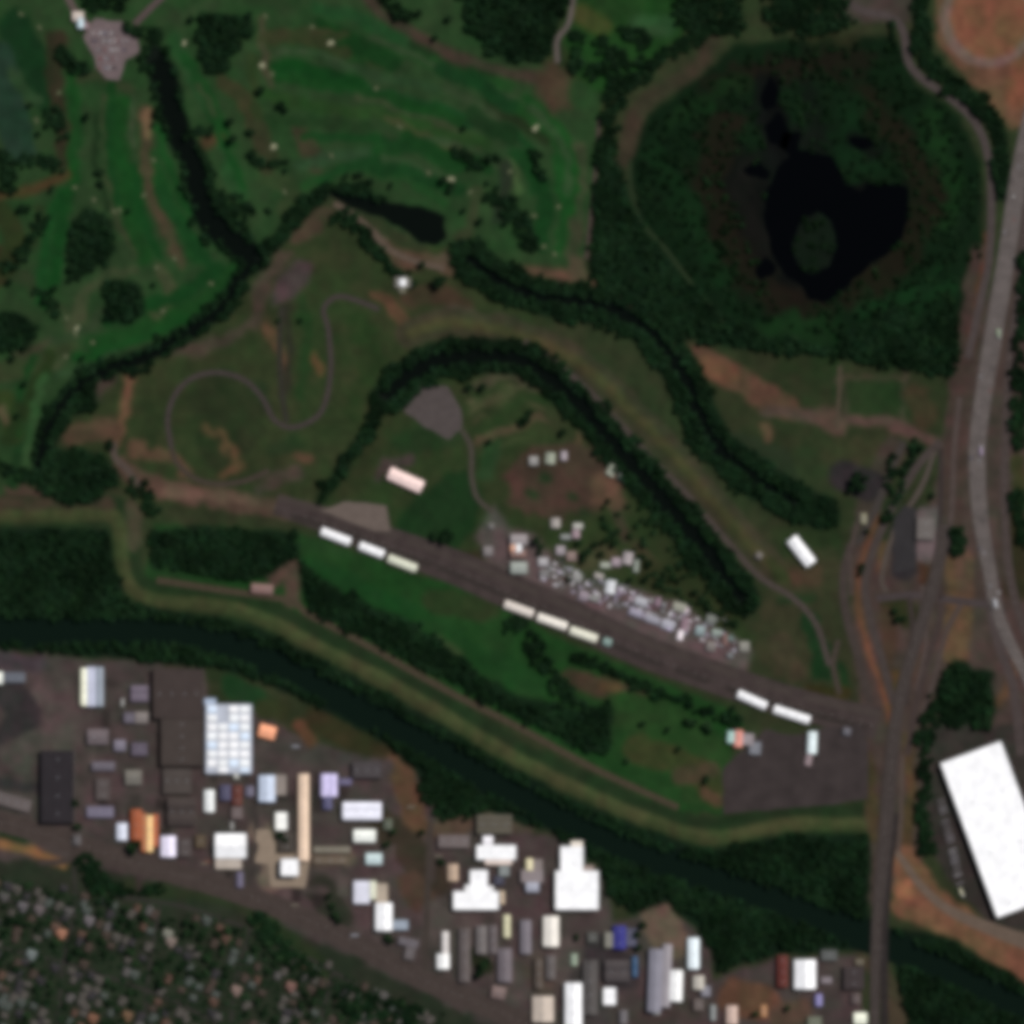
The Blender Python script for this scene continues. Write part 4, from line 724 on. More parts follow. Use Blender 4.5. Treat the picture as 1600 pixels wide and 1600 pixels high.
# cabins on the land beside the strip
CAB = [
 (834,720,16,16,0,(124,122,116),"grey green cabin alone at the upper corner of the brown field"),(860,716,17,20,5,(126,134,112),"pale green cabin, middle of three above the brown field"),(881,712,11,16,0,(140,126,132),"lilac white cabin, last of three above the brown field"),
 (956,735,15,20,30,(128,134,112),"pale cabin at the brown field's corner by the moat"),(971,747,15,13,30,(84,88,84),"dim grey cabin next to the pale corner cabin"),
 (868,817,16,17,0,(140,130,122),"beige cabin at the foot of the brown field"),(903,822,17,10,0,(152,150,138),"whitish cabin with a pink lean-to near the brown field"),(900,834,13,15,0,(138,110,118),"pink roofed cabin under a whitish cabin"),(884,839,18,9,0,(116,118,114),"long grey cabin beside the pink roofed cabin"),
 (876,860,16,16,0,(132,120,124),"mauve cabin amid trees above the vehicle rows"),(893,869,17,17,0,(122,96,88),"rusty pink cabin beside the mauve cabin"),
 (768,822,10,10,0,(96,92,88),"small faint cabin on the grey yard"),(763,861,17,17,0,(108,100,98),"grey cabin on the grey yard above the strip"),
 (849,878,18,15,0,(142,138,140),"white lilac cabin above the vehicle rows"),(851,896,18,14,0,(100,98,96),"dull cabin under the white lilac cabin"),
 (902,903,17,16,10,(118,116,112),"grey cabin in the middle of the settlement"),(936,900,17,10,15,(138,130,122),"beige cabin with trees behind"),
 (954,917,17,24,10,(160,162,164),"big white cabin in the heart of the settlement"),(968,926,9,9,10,(116,96,116),"purple hut attached to the big white cabin"),
 (912,931,17,17,15,(122,106,116),"pinkish cabin facing the strip"),(929,935,16,10,15,(116,116,110),"long grey cabin facing the strip"),
 (946,883,18,10,0,(136,142,124),"pale green long cabin under the trees"),(963,878,16,15,0,(136,116,124),"pink cabin under the trees"),(981,872,17,22,10,(140,128,128),"tall pale cabin topmost under the trees"),(994,884,9,22,5,(116,126,110),"green grey narrow cabin under the trees"),
 (986,936,9,9,15,(138,116,126),"small pink hut beside the lilac cabins"),(1002,940,24,15,15,(140,140,146),"pale lilac cabin in the upper row"),(1028,940,9,16,10,(124,92,108),"magenta hut ending the upper row"),
 (1062,949,25,16,15,(126,126,108),"olive pale cabin at the end of the upper row"),(1072,953,9,9,15,(168,146,158),"tiny bright pink hut beside the olive cabin"),
 (994,957,26,14,20,(126,120,138),"lilac cabin starting the lower row"),(1020,968,28,13,18,(124,122,134),"lilac grey cabin second in the lower row"),(1044,976,24,17,15,(136,134,146),"pale lilac cabin third in the lower row"),(1046,980,9,9,15,(176,156,196),"bright violet hut in the lower row"),
 (1063,992,9,17,10,(192,178,182),"white pink hut at the end of the lower row"),(1070,975,14,24,10,(122,92,102),"pink brown cabin behind the white pink hut"),
 (1094,985,17,17,10,(112,132,132),"teal cabin past the lower row"),(1111,968,17,17,10,(96,100,92),"grey green cabin by the moat end"),(1120,988,18,10,10,(120,136,124),"mint long cabin past the teal cabin"),
 (1111,1010,17,17,10,(104,96,90),"brown grey cabin on the open lower ground"),(1133,999,9,20,0,(114,76,68),"reddish narrow hut on the open lower ground"),(1141,997,9,9,0,(82,108,104),"tiny teal hut beside the reddish hut"),
 (1163,1010,18,18,0,(116,114,102),"beige grey cabin last before the lot"),(1141,1024,10,9,0,(98,102,104),"tiny grey hut below the reddish hut"),(1186,868,12,12,30,(96,88,82),"faint hut on the inner levee path")]
for x, y, l, wd, an, c, lab in CAB:
    g_ = sum(c) / 3; c = tuple(min(250, int((g_ + (v - g_) * 0.6) * 1.24)) for v in c); l, wd = l * 0.86, wd * 0.86
    shed(x, y, l, wd, an, c, lab, h=3.4, name="cabin", cat="cabin", group="cabins of the settlement by the strip", detail=False)
building("hall", "hall", "tall hall with a dazzling white roof panel on the settlement's edge", [(798,835,824,851,7,'gable',(156,148,148)),(798,851,815,860,7,'flat',(226,176,150)),(807,850,815,862,8.2,'flat',WH),(798,860,822,871,6.6,'gable',(140,112,104))], 0)
building("hall", "hall", "pale minty hall under the hall with the white panel", [(798,878,824,896,6,'gable',(158,164,156))], 0)

# ------------------------------------------------------------------ small houses of the dense quarter
HK = [((80,76,71), "small house with weathered grey roof in the dense quarter"), ((68,58,51), "small house with dull brown roof in the dense quarter"), ((52,50,52), "small house with dark slate roof in the dense quarter"),
      ((74,80,75), "small house with pale green-grey roof in the dense quarter"), ((86,66,56), "small house with faded terracotta roof in the dense quarter"), ((86,83,81), "small house with light grey roof in the dense quarter")]
protos = []
for c, lab in HK:
    for k in range(2):
        l, wd = (12.5, 9) if k == 0 else (10, 8.5)
        wl = MB().box(-l/2+.4, -wd/2+.4, 0, l/2-.4, wd/2-.4, 3.0); r = MB()
        r.gable(-l/2, -wd/2, l/2, wd/2, 3.0, 1.5, 'x', 0.12)
        if k == 0: r.gable(-1, -wd/2 - 3, 4, -wd/2 + 1, 2.9, 0.9, 'y', 0.1); wl.box(-.6, -wd/2 - 2.6, 0, 3.6, -wd/2 + .38, 2.9)
        ch = MB().box(l*.25, .6, 3.4, l*.25+.7, 1.3, 5.3); dr = MB().box(-3, -wd/2+.3, 0.05, -2, -wd/2+.398, 2.1)
        protos.append((lab, wl.mesh("wall"), r.mesh("roof"), ch.mesh("chimney"), dr.mesh("door"), c))
for p in protos:
    p[1].materials.append(M_WALL); p[2].materials.append(roofmat(p[5])); p[3].materials.append(mat((120,84,70))); p[4].materials.append(M_DOOR)
def house(x, y, ang, p, label, group="small houses of the dense quarter", roof=None):
    wx, wy = W(x, y); o = empty("house", wx, wy, hz(x, y), ang); o.scale = (1.15, 1.15, 1.0); tag(o, label, "house", group)
    for nm, me, par in (("wall", p[1], 0), ("roof", roof or p[2], 0), ("door", p[4], 0), ("chimney", p[3], 1)):
        c = bpy.data.objects.new(nm, me); link(c, ro if par else o)
        if nm == "roof": ro = c
    return o
RES = [(-30,1375),(100,1385),(180,1408),(330,1432),(440,1468),(520,1510),(600,1552),(690,1592),(740,1620),(-30,1620)]
lanes = [catmull(l, 8) for l in RES_LANES]
SPEC = [(97,1457,(160,114,92),"salmon orange roofed house standing out in the dense quarter"),(88,1448,(90,70,60),"dusky orange house touching the salmon one"),(263,1458,(124,124,112),"pale house with long light roof under the green strip"),(268,1470,(126,112,104),"pinkish pale house under the long light one"),
        (146,1590,(120,86,68),"orange brown roof at the lower edge of the dense quarter"),(200,1586,(108,84,64),"ochre roof at the lower edge of the dense quarter"),(370,1546,(128,108,100),"pale pink roof in the eastern dense quarter"),(50,1490,(112,120,118),"light grey-green roof near the western houses"),
        (140,1437,(106,100,102),"light mauve roof near the cross street"),(455,1540,(120,90,82),"brick pink roof close to the main road houses"),(36,1415,(96,92,94),"wide grey roof by the western street"),(62,1420,(100,92,92),"second wide grey roof by the western street")]
for x, y, c, lab in SPEC:
    p = protos[0]; rme = p[2].copy(); rme.materials.clear(); rme.materials.append(roofmat(c)); o = house(x, y, math.radians(-18), p, lab, roof=rme); o.scale = (1.2, 1.3, 1.1)
res_trees = []; nh = 0
ca, sa = math.cos(math.radians(20)), math.sin(math.radians(20))
for i in range(-10, 60):
    for j in range(-10, 40):
        u, v = i * 16.5 + random.uniform(-5, 5), j * 14.5 + random.uniform(-4.5, 4.5)
        x, y = -60 + u * ca - v * sa, 1300 + u * sa + v * ca
        if not (-14 < x < 780 and 1350 < y < 1612): continue
        if not inside(np.array([x]), np.array([y]), RES)[0]: continue
        if min(float(seg_dist(np.array([x]), np.array([y]), l)[0]) for l in lanes) < 6: continue
        if min(math.hypot(x - s_[0], y - s_[1]) for s_ in SPEC) < 15: continue
        g = float(vnoise(np.array([x]), np.array([y]), 38, 77)[0]); q = random.random()
        if q < 0.72 - 0.45 * (g > 0.6): 
            p = random.choices(protos, weights=[6,6,4,4,4,3,4,4,1,1,2,1])[0]
            house(x, y, math.radians(-20 + random.choice((0, 90)) + random.uniform(-4, 4)), p, p[0]); nh += 1
        elif q < 0.97: res_trees.append((x, y))
print("houses", nh, "res trees", len(res_trees))

# ------------------------------------------------------------------ trees
def leaf_cloud(centres, radii, heights, tints, m, rnd, size=0.42, base=1.5):
    """many small leaf-clump faces through each crown's volume; returns verts, faces, colours"""
    n = len(centres); k = m
    d = rnd.normal(size=(n, k, 3)); d /= np.linalg.norm(d, axis=2)[..., None]
    d[..., 2] = np.where(d[..., 2] < -0.35, -d[..., 2], d[..., 2])
    rr = (0.35 + 0.65 * rnd.random((n, k)) ** 0.5) * (0.8 + 0.4 * rnd.random((n, k)))
    R_ = radii[:, None, None]; h2 = (heights - base)[:, None] / 2
    c = d * rr[..., None] * R_; c[..., 2] = d[..., 2] * rr * h2 + (base + h2)
    c += centres[:, None]
    nrm = d * 0.8 + 0.7 * rnd.normal(size=(n, k, 3)); nrm[..., 2] += 0.5; nrm /= np.linalg.norm(nrm, axis=2)[..., None]
    t = np.cross(nrm, rnd.normal(size=(n, k, 3))); t /= np.linalg.norm(t, axis=2)[..., None]; b = np.cross(nrm, t)
    s = size * R_ * (0.6 + 0.8 * rnd.random((n, k, 1)))
    q = np.stack([c - t * s - b * s * .6, c + t * s * .8 - b * s, c + t * s + b * s * .7, c - t * s * .7 + b * s], 2)
    v = q.reshape(-1, 3); f = np.arange(len(v)).reshape(-1, 4)
    col = np.repeat((tints[:, None] * (0.75 + 0.5 * rnd.random((n, k, 1)))).reshape(-1, 3), 4, axis=0)
    return v, f, col
M_LEAF = mat_attr("leaves", "tint", rough=0.9, spec=0.05, var=0.2, scale=0.6)
M_BARK = mat((60,46,36), 0.2, 1.0)
FOL = np.array([0.0070, 0.0205, 0.0078])
WATERS = [(catmull(RIVER, 14), 18), (catmull(GOLF_CH, 14), 14), (catmull(WEST_CH, 14), 6), (catmull(CH_B1, 14), 7), (catmull(CH_C, 14), 9)]
MUD = [([(1195,125),(1205,190),(1220,245)], 22), ([(1160,280),(1185,330),(1205,400),(1245,460)], 30), ([(1330,215),(1370,240)], 10)]
def wood(name, label, shapes, spacing=7.0, rad=(3.4, 5.2), ht=(4.5, 8), tint=1.0, hue=(1, 1, 1), seed=1, keep=0.97, quads=26, cat="wood", warp=10):
    rnd = np.random.default_rng(seed); pts = []
    for sh in shapes:
        g = np.array(sh[1], float) if sh[0] == 'p' else catmull(sh[1], 12); pad = 0 if sh[0] == 'p' else (max(sh[2]) if not np.isscalar(sh[2]) else sh[2]) / 2
        x0, y0 = np.maximum(g.min(0) - pad, -50); x1, y1 = np.minimum(g.max(0) + pad, 1650)
        X, Y = np.meshgrid(np.arange(x0, x1, spacing), np.arange(y0, y1, spacing)); X = X.ravel() + rnd.uniform(-.45, .45, X.size) * spacing; Y = Y.ravel() + rnd.uniform(-.45, .45, Y.size) * spacing
        wx = X + warp * (vnoise(X, Y, 18, 41) - 0.5) * 2; wy = Y + warp * (vnoise(X, Y, 18, 42) - 0.5) * 2
        ok = inside(wx, wy, sh[1]) if sh[0] == 'p' else seg_dist(wx, wy, g) < sh[2] / 2
        pts.append(np.stack([X[ok], Y[ok]], -1))
    q = np.vstack(pts); q = q[rnd.random(len(q)) < keep]
    if name == 'marsh_scrub':
        for p_ in POOLS: q = q[((q[:, 0] - p_[0]) / p_[2]) ** 2 + ((q[:, 1] - p_[1]) / p_[3]) ** 2 > 1.2]
        for l, hw_ in MUD: q = q[seg_dist(q[:, 0] + 30 * (vnoise(q[:, 0], q[:, 1], 20, 61) - 0.5), q[:, 1] + 30 * (vnoise(q[:, 0], q[:, 1], 20, 62) - 0.5), l) > hw_]
    for l, hw_ in WATERS:
        if len(q): q = q[seg_dist(q[:, 0], q[:, 1], l) > hw_]
    for pl in (POND_N, MARSH_WATER):
        if len(q): q = q[~inside(q[:, 0], q[:, 1], pl) | inside(q[:, 0], q[:, 1], ISLAND)]
    n = len(q); ra = rnd.uniform(*rad, n); h = rnd.uniform(*ht, n)
    var = (0.55 + 0.9 * vnoise(q[:, 0], q[:, 1], 30, seed + 50))[:, None] * rnd.uniform(0.85, 1.18, (n, 1))
    tn = FOL * tint * np.array(hue) * var * rnd.uniform(0.9, 1.1, (n, 3))
    cen = np.stack([q[:, 0] - 800, 800 - q[:, 1], np.maximum(hgt(q[:, 0], q[:, 1]), -0.3)], -1)
    v, f, c = leaf_cloud(cen, ra, h, tn, quads, rnd)
    me = fast_mesh(name, v, f, c); me.materials.append(M_LEAF)
    return tag(link(bpy.data.objects.new(name, me)), label, cat, kind="stuff")
wood("riverside_wood", "dark wood along both banks of the river", [('p', [(-50,830),(170,830),(180,885),(205,945),(330,970),(400,985),(500,1035),(600,1088),(700,1146),(800,1204),(900,1254),(1000,1296),(1080,1326),(1130,1330),(1230,1310),(1356,1310),(1356,1475),(1250,1478),(1200,1492),(1120,1520),(1095,1450),(1050,1400),(990,1425),(950,1400),(935,1345),(870,1300),(790,1265),(720,1278),(668,1270),(655,1200),(600,1155),(540,1110),(500,1095),(420,1062),(330,1040),(170,1024),(60,1012),(-50,1000)])], seed=1, tint=0.95)
wood("eastern_bank_wood", "dark wood on the bank east of the bridge road", [('p', [(1396,1455),(1470,1470),(1560,1515),(1650,1570),(1650,1650),(1430,1650),(1425,1590),(1405,1530)])], seed=2, tint=0.95)
wood("levee_foot_wood", "dense dark trees between strip grass and levee path", [('p', [(232,832),(300,824),(455,832),(468,868),(440,886),(416,904),(380,906),(240,886)]), ('p', [(467,872),(500,905),(560,938),(640,975),(690,1005),(740,1050),(820,1092),(885,1108),(955,1100),(956,1176),(910,1170),(850,1140),(760,1095),(660,1042),(560,992),(500,958),(474,930)])], seed=3)
wood("moat_trees", "dark trees lining the inner moat", [('r', CH_C, 57), ('r', [(606,620),(578,668),(545,718),(503,778)], 20)], seed=4, keep=1, spacing=7.2)
wood("outer_channel_trees", "dark trees lining the channel outside the inner levee", [('r', CH_B1, 60), ('r', [(1160,735),(1220,775),(1285,800)], 50), ('p', [(720,385),(760,395),(790,430),(840,455),(790,470),(730,430)])], seed=5, spacing=7.2, keep=1)
wood("ditch_trees", "dark trees along the ditch and neck of land", [('r', WEST_CH, 32), ('p', [(110,590),(152,592),(150,640),(110,650),(85,700),(70,740),(60,700),(80,640)]), ('p', [(60,720),(110,700),(165,710),(190,745),(150,790),(85,785),(50,745)]), ('r', [(0,730),(40,745)], 26), ('r', [(210,760),(235,785),(240,800)], 22), ('r', [(398,404),(430,378),(455,350),(478,325),(508,300)], 24), ('r', [(505,296),(560,300),(600,310)], 14)], seed=6)
wood("golf_channel_trees", "dark trees on the banks of the golf channel", [('r', GOLF_CH, 44), ('p', [(318,262),(345,285),(375,305),(398,330),(400,380),(370,360),(330,320)])], seed=7, keep=0.8)
wood("north_wood", "dark wood on the upper edge behind the golf course", [('p', [(715,-40),(895,-40),(868,60),(850,100),(800,96),(765,80),(735,55)]), ('p', [(1045,-40),(1165,-40),(1160,50),(1100,55),(1060,40)]), ('r', [(600,-10),(632,25)], 26), ('p', [(1180,-30),(1300,-30),(1340,40),(1280,55),(1200,50)])], seed=8, tint=0.9)
wood("marsh_edge_wood", "band of dark trees between golf course and marsh", [('r', [(1100,58),(1042,86),(1000,112),(960,150),(950,200),(946,260)], 28), ('p', [(938,250),(968,250),(985,310),(1005,355),(1050,410),(1110,475),(1180,520),(1300,545),(1300,556),(1150,545),(1050,520),(1000,480),(940,450),(922,420),(930,340)]), ('p', [(1395,470),(1440,500),(1490,470),(1500,560),(1486,592),(1400,572),(1300,556),(1310,530)])], seed=9, tint=0.95)
wood("marsh_scrub", "low green scrub and reeds round the marsh pool", [('p', [(1000,250),(1040,180),(1110,130),(1190,80),(1290,65),(1400,70),(1430,140),(1500,190),(1530,280),(1525,420),(1490,470),(1400,500),(1300,530),(1180,505),(1100,450),(1040,380),(1005,310)])], spacing=11, rad=(2.5,5), ht=(2,5), keep=0.55, seed=10, tint=0.8, hue=(1.0,1,0.9), quads=22, cat="scrub", warp=20)
wood("road_verge_trees", "dark tree belt between marsh road and bare dirt", [('r', [(1437,-30),(1441,60),(1456,100),(1490,130),(1521,160),(1551,192),(1565,232),(1566,305)], 24), ('r', [(1395,40),(1405,80)], 10)], seed=11)
wood("interchange_trees", "dark grove inside the road interchange", [('p', [(1490,1030),(1520,1045),(1550,1055),(1555,1110),(1540,1138),(1470,1138),(1465,1080),(1478,1055)]), ('r', [(1456,1090),(1448,1200),(1442,1290),(1445,1335)], 20), ('r', [(1500,835),(1498,860)], 24), ('r', [(1600,400),(1596,560),(1590,700)], 24), ('r', [(1590,780),(1600,850)], 26), ('r', [(1435,1160),(1440,1130)], 10), ('p', [(1455,1310),(1470,1330),(1460,1340),(1440,1335)])], seed=12)
wood("settlement_trees", "rough trees between the cabins and the moat", [('p', [(930,800),(985,770),(1010,790),(1060,850),(1110,910),(1150,960),(1180,985),(1120,965),(1060,935),(1015,915),(985,855),(950,850)])], seed=13, keep=0.5, spacing=10, tint=1.25, hue=(1.2,1,1))
wood("strip_hedge", "broken dark hedge below the strip", [('r', [(900,1032),(960,1050),(1010,1078),(1075,1096),(1120,1112),(1155,1128)], 18), ('r', [(800,972),(828,992),(858,1040),(888,1088)], 30), ('r', [(530,337),(562,362),(592,392),(626,432)], 15), ('r', [(534,340),(594,394),(626,430)], 10), ('r', [(1432,692),(1422,730),(1400,780),(1378,815)], 11), ('r', [(1395,700),(1388,740),(1392,770)], 9), ('r', [(140,1352),(165,1400)], 36), ('r', [(180,1388),(250,1392)], 16), ('r', [(405,1440),(450,1490),(490,1515)], 26), ('r', [(540,1560),(580,1570),(650,1590)], 34)], seed=14, keep=0.85, cat="hedge")
wood("golf_groves", "dark groves scattered over the golf course", [('p', [(310,22),(345,20),(392,28),(396,50),(376,58),(372,78),(358,88),(355,116),(325,116),(313,92),(312,60)]), ('p', [(112,345),(135,325),(175,345),(182,385),(170,410),(130,430),(105,440),(108,390)]), ('p', [(165,440),(200,436),(222,450),(225,490),(200,505),(165,500)]), ('p', [(0,482),(30,490),(60,510),(45,548),(0,552)]), ('r', [(0,250),(15,270),(12,290)], 30), ('r', [(40,250),(92,255)], 26), ('r', [(38,395),(60,360),(70,345)], 24), ('p', [(135,-20),(196,-20),(196,14),(160,18),(132,10)]), ('r', [(198,45),(245,55)], 20), ('r', [(80,175),(95,205)], 22), ('r', [(100,85),(130,110)], 26), ('r', [(715,240),(745,258),(772,245)], 17), ('r', [(770,300),(800,330),(830,380)], 26), ('r', [(838,238),(848,275)], 15), ('r', [(900,58),(905,105)], 18), ('r', [(945,72),(970,95),(930,115)], 26), ('r', [(980,50),(1008,65)], 24), ('r', [(400,247),(450,262)], 14), ('r', [(290,202),(328,206)], 13), ('r', [(65,460),(85,485)], 20), ('r', [(25,420),(0,415)], 16)], seed=15, keep=0.85, warp=6)

# individual trees: trunk with limbs + crown
tree_kinds = []
for k in range(8):
    rnd = np.random.default_rng(100 + k); Rk = 5.2 + 0.5 * (k % 4); hk = 8.5 + (k % 3) * 1.5
    t = MB(); t.tube((0, 0, -0.4), (0.1, 0.05, hk * 0.45), 0.38, 0.22)
    for a in range(5):
        an = a * 1.26 + k; t.tube((0.08, 0.04, hk * (0.28 + 0.03 * a)), (math.cos(an) * Rk * 0.5, math.sin(an) * Rk * 0.5, hk * (0.55 + 0.05 * a)), 0.16, 0.05, 5)
    tm = t.mesh("trunk"); tm.materials.append(M_BARK)
    # clumped crown: several sub-crowns, so gaps and lobes show
    nc = 7; an = rnd.uniform(0, 6.28, nc); rr = Rk * np.sqrt(rnd.random(nc)) * 0.62
    cen = np.stack([rr * np.cos(an), rr * np.sin(an), rnd.uniform(-0.5, 1.2, nc)], -1)
    v, f, c = leaf_cloud(cen, np.full(nc, Rk * 0.52), np.full(nc, hk * 0.95), np.tile(FOL * (0.75 + 0.12 * k) * np.array((1 + 0.04 * k, 1, 1)), (nc, 1)) * rnd.uniform(0.7, 1.3, (nc, 1)), 26, rnd, size=0.36, base=hk * 0.3)
    cm = fast_mesh("crown", v, f, c); cm.materials.append(M_LEAF); tree_kinds.append((tm, cm))
def tree(x, y, s, label, group, dark=True):
    k = random.randrange(4) if dark else random.randrange(8); wx, wy = W(x, y)
    o = empty("tree", wx, wy, hz(x, y), random.uniform(0, 6.28)); o.scale = (s, s, s * random.uniform(0.85, 1.1)); tag(o, label, "tree", group)
    link(bpy.data.objects.new("trunk", tree_kinds[k][0]), o); link(bpy.data.objects.new("crown", tree_kinds[k][1]), o)
GT = "single trees on the golf course"
for x, y, s in [(137,182,1.2),(156,268,1.1),(158,288,1.0),(35,325,1.2),(80,295,.9),(45,325,.9),(360,190,1.1),(364,218,1.2),(392,205,1.1),(395,240,1.2),(408,142,1.2),(440,165,1.3),(446,172,1.0),(562,274,1.1),(578,285,1.2),(694,282,1.2),(704,293,1.3),(722,238,1.0),(765,248,1.0),(848,268,.9),(822,332,1),(828,372,1),(760,310,1),(725,330,.9),(290,215,.9),(92,170,1),(98,190,1.1),(132,100,1.1),(115,95,1),(300,30,.9),(620,30,1),(655,20,.9),(540,275,.8),(200,330,.8),(60,210,.9),(75,195,.9),(610,290,.8),(240,195,.7),(30,395,1),(15,440,1),(70,470,1.1),(86,450,.9),(112,420,1),(240,445,.8),(130,560,.9),(20,560,1),(38,600,1),(28,650,.9),(310,55,.9),(420,330,.9),(750,345,.9),(790,350,1),(805,312,1),(48,165,.8),(725,200,.8),(680,60,.9),(700,30,1)]:
    tree(x, y, s, "single dark round tree standing on golf course grass", GT)
for x, y, s in [(685,441,1.5),(692,436,1.1),(660,413,1.0),(640,425,.8),(647,444,.9)]: tree(x, y, s, "dark tree beside the white pump house junction", "trees round the pump house")
for x, y, s in [(755,605,1.3),(733,605,1.1),(822,655,1.4),(828,645,1),(880,675,1),(815,660,1),(765,690,.8)]: tree(x, y, s, "dark tree on the striped grass inside the moat", "trees inside the moat")
for x, y in [(680,838),(692,842),(704,838),(697,830)]: tree(x, y, 1.2, "tree of the small clump in the dark green field", "clump in the dark green field")
for x, y, s in [(838,845,1.1),(846,855,1),(842,865,.9),(915,862,1.3),(912,875,1.1),(905,850,1),(930,852,1.1),(945,845,1),(960,850,.9),(1000,868,.9),(1015,880,1),(1008,905,1),(1030,915,1.1),(985,905,.8),(888,905,.7),(940,865,1),(1095,940,1),(1085,925,1.1)]:
    tree(x, y, s, "tree growing among the settlement cabins", "trees among the cabins", False)
for x, y, s in [(1335,752,1.4),(1345,762,1.3),(1328,765,1.2),(1352,748,1.1),(1340,742,1.1),(1455,775,1),(1440,700,1),(1410,735,.9)]: tree(x, y, s, "dark tree of the grove beside the ramp", "grove beside the ramp")
for x, y, s in [(1075,1128,1.2),(1106,1135,1.2),(1107,1142,1),(1085,1130,1),(1042,1140,.8),(1102,1218,1.0),(1060,1170,.8),(1140,1128,.9),(1005,1130,.8),(980,1190,.8)]: tree(x, y, s, "small tree on the grass below the strip", "trees on the southern grass", False)
for x, y, s in [(1403,968,1.1),(1412,966,1),(1398,955,.9),(1347,885,.9),(1345,895,.8),(1355,830,.8),(1495,845,1.2),(1490,855,1.1),(1500,828,1)]: tree(x, y, s, "roadside tree in the interchange", "trees of the interchange", False)
for x, y, s in [(174,697,1.0),(172,690,.9),(436,500,.7),(470,500,.7),(545,330,.7),(206,1322,1.3),(214,1318,1.1),(208,1330,1),(118,1255,1.2),(122,1290,1.1),(438,1304,1.1),(445,1312,1),(755,1508,1.3),(750,1520,1.2),(762,1500,1.1),(525,1430,1.1),(515,1400,1),(520,1415,1),(530,1440,1),(606,1465,1.1),(612,1470,1),(1180,1585,1),(690,1345,1),(900,1465,.8),(995,1460,1.1),(998,1480,1),(1005,1445,1.1),(1022,1560,.9),(1230,1575,.9),(660,1300,.9),(615,1300,1),(605,1320,1)]:
    tree(x, y, s, "tree standing in a yard or field gap", "yard trees", False)
wood("garden_greenery", "low trees and hedges filling the gardens of the dense quarter", [('p', RES)], spacing=9, rad=(1.8, 3.4), ht=(2.5, 4.5), keep=0.62, seed=16, tint=1.35, cat="greenery", quads=20)
random.shuffle(res_trees)
for x, y in res_trees[:115]: tree(x, y, random.uniform(0.7, 1.15), "garden tree between the small houses", "garden trees of the dense quarter", False)

# ------------------------------------------------------------------ bunkers
BK = [(288,67),(57,188),(33,22),(62,43),(225,305),(147,312),(187,328),(92,145),(117,293),(415,25),(517,67),(410,102),(425,116),(488,42),(588,138),(428,229),(518,243),(705,280),(670,270),(735,300),(447,332),(445,300),(837,200),(873,323),(835,337),(850,385),(867,397),(797,268),(120,513),(118,522),(145,535),(103,557),(255,486),(330,443),(104,497),(273,404),(245,418),(625,198),(178,330),(240,250)]
def bunker(x, y, s, bright):
    n = 14; vs = []; ph = random.uniform(0, 6)
    for ring, (r, z) in enumerate(((1.0, 0.22), (0.7, 0.12), (0.35, 0.08))):
        for k in range(n):
            a = 2 * math.pi * k / n; q = s * r * (1 + 0.22 * math.sin(2 * a + ph) + 0.12 * math.sin(3 * a + 2 * ph)); vs.append((math.cos(a) * q * 1.2, math.sin(a) * q * 0.85, z))
    fs = [(r * n + k, r * n + (k + 1) % n, (r + 1) * n + (k + 1) % n, (r + 1) * n + k) for r in (0, 1) for k in range(n)] + [tuple(range(2 * n, 3 * n))]
    b = MB().add(vs, fs).build("sand_bunker", mat((138,138,112) if bright else (84,90,66), 0.1, 0.3, 0.95, 0.02)); wx, wy = W(x, y)
    b.location = (wx, wy, hz(x, y)); b.rotation_euler = (0, 0, random.uniform(0, 3))
    tag(b, "bright pale sand bunker on the golf course" if bright else "dull sand bunker on the golf course", "sand bunker", "sand bunkers of the golf course")
for i, (x, y) in enumerate(BK): bunker(x, y, 4.6 if (x, y) in ((410,102),(428,229),(837,200),(705,280),(517,67)) else 3.6, (x, y) in ((410,102),(428,229),(837,200),(705,280),(517,67),(288,67),(447,332),(120,513)))

# ------------------------------------------------------------------ vehicles
def car_mesh(l=4.4, wd=1.8):
    b = MB(); h = wd / 2
    b.add([(-l/2,-h,.35),(l/2,-h,.35),(l/2,h,.35),(-l/2,h,.35),(-l/2,-h,.85),(l/2,-h*.94,.75),(l/2,h*.94,.75),(-l/2,h,.85)], [(3,2,1,0),(4,5,6,7),(0,1,5,4),(1,2,6,5),(2,3,7,6),(3,0,4,7)])
    b.add([(-l*.4,-h*.92,.84),(l*.22,-h*.92,.8),(l*.22,h*.92,.8),(-l*.4,h*.92,.84),(-l*.3,-h*.75,1.42),(l*.06,-h*.75,1.42),(l*.06,h*.75,1.42),(-l*.3,h*.75,1.42)], [(4,5,6,7),(0,1,5,4),(1,2,6,5),(2,3,7,6),(3,0,4,7)])
    for x in (-l*.3, l*.3):
        for y in (-h, h): b.tube((x, y - .1, .33), (x, y + .1, .33), .33, .33, 8)
    return b
CC = [((210,210,208), "white"), ((150,152,156), "silver"), ((48,48,52), "black"), ((120,40,34), "red"), ((52,66,100), "blue")]
cars = []
for c, nm in CC:
    me = car_mesh().mesh("parked_car"); me.materials.append(mat(c, 0.05, 1, 0.4, 0.4)); cars.append((me, nm))
def car(x, y, ang, where, group, name="parked_car", z=0.06, pick=None):
    me, nm = cars[random.choices(range(5), weights=[2,4,4,1,1])[0] if pick is None else pick]; wx, wy = W(x, y)
    o = link(bpy.data.objects.new(name, me)); o.location = (wx, wy, z); o.rotation_euler = (0, 0, math.radians(ang)); tag(o, f"{nm} car {where}", "car", group)
for r_, (x0, y0, n_) in enumerate(((146,52,10),(144,64,16),(150,78,15),(152,92,9),(156,106,8))):
    for k in range(n_):
        if random.random() < 0.62: car(x0 + k * 3.6, y0, 90, "parked in a row at the golf clubhouse", "cars in the clubhouse car park", z=hz(x0, y0) + 0.1)
Lh = catmull(HWY, 4)
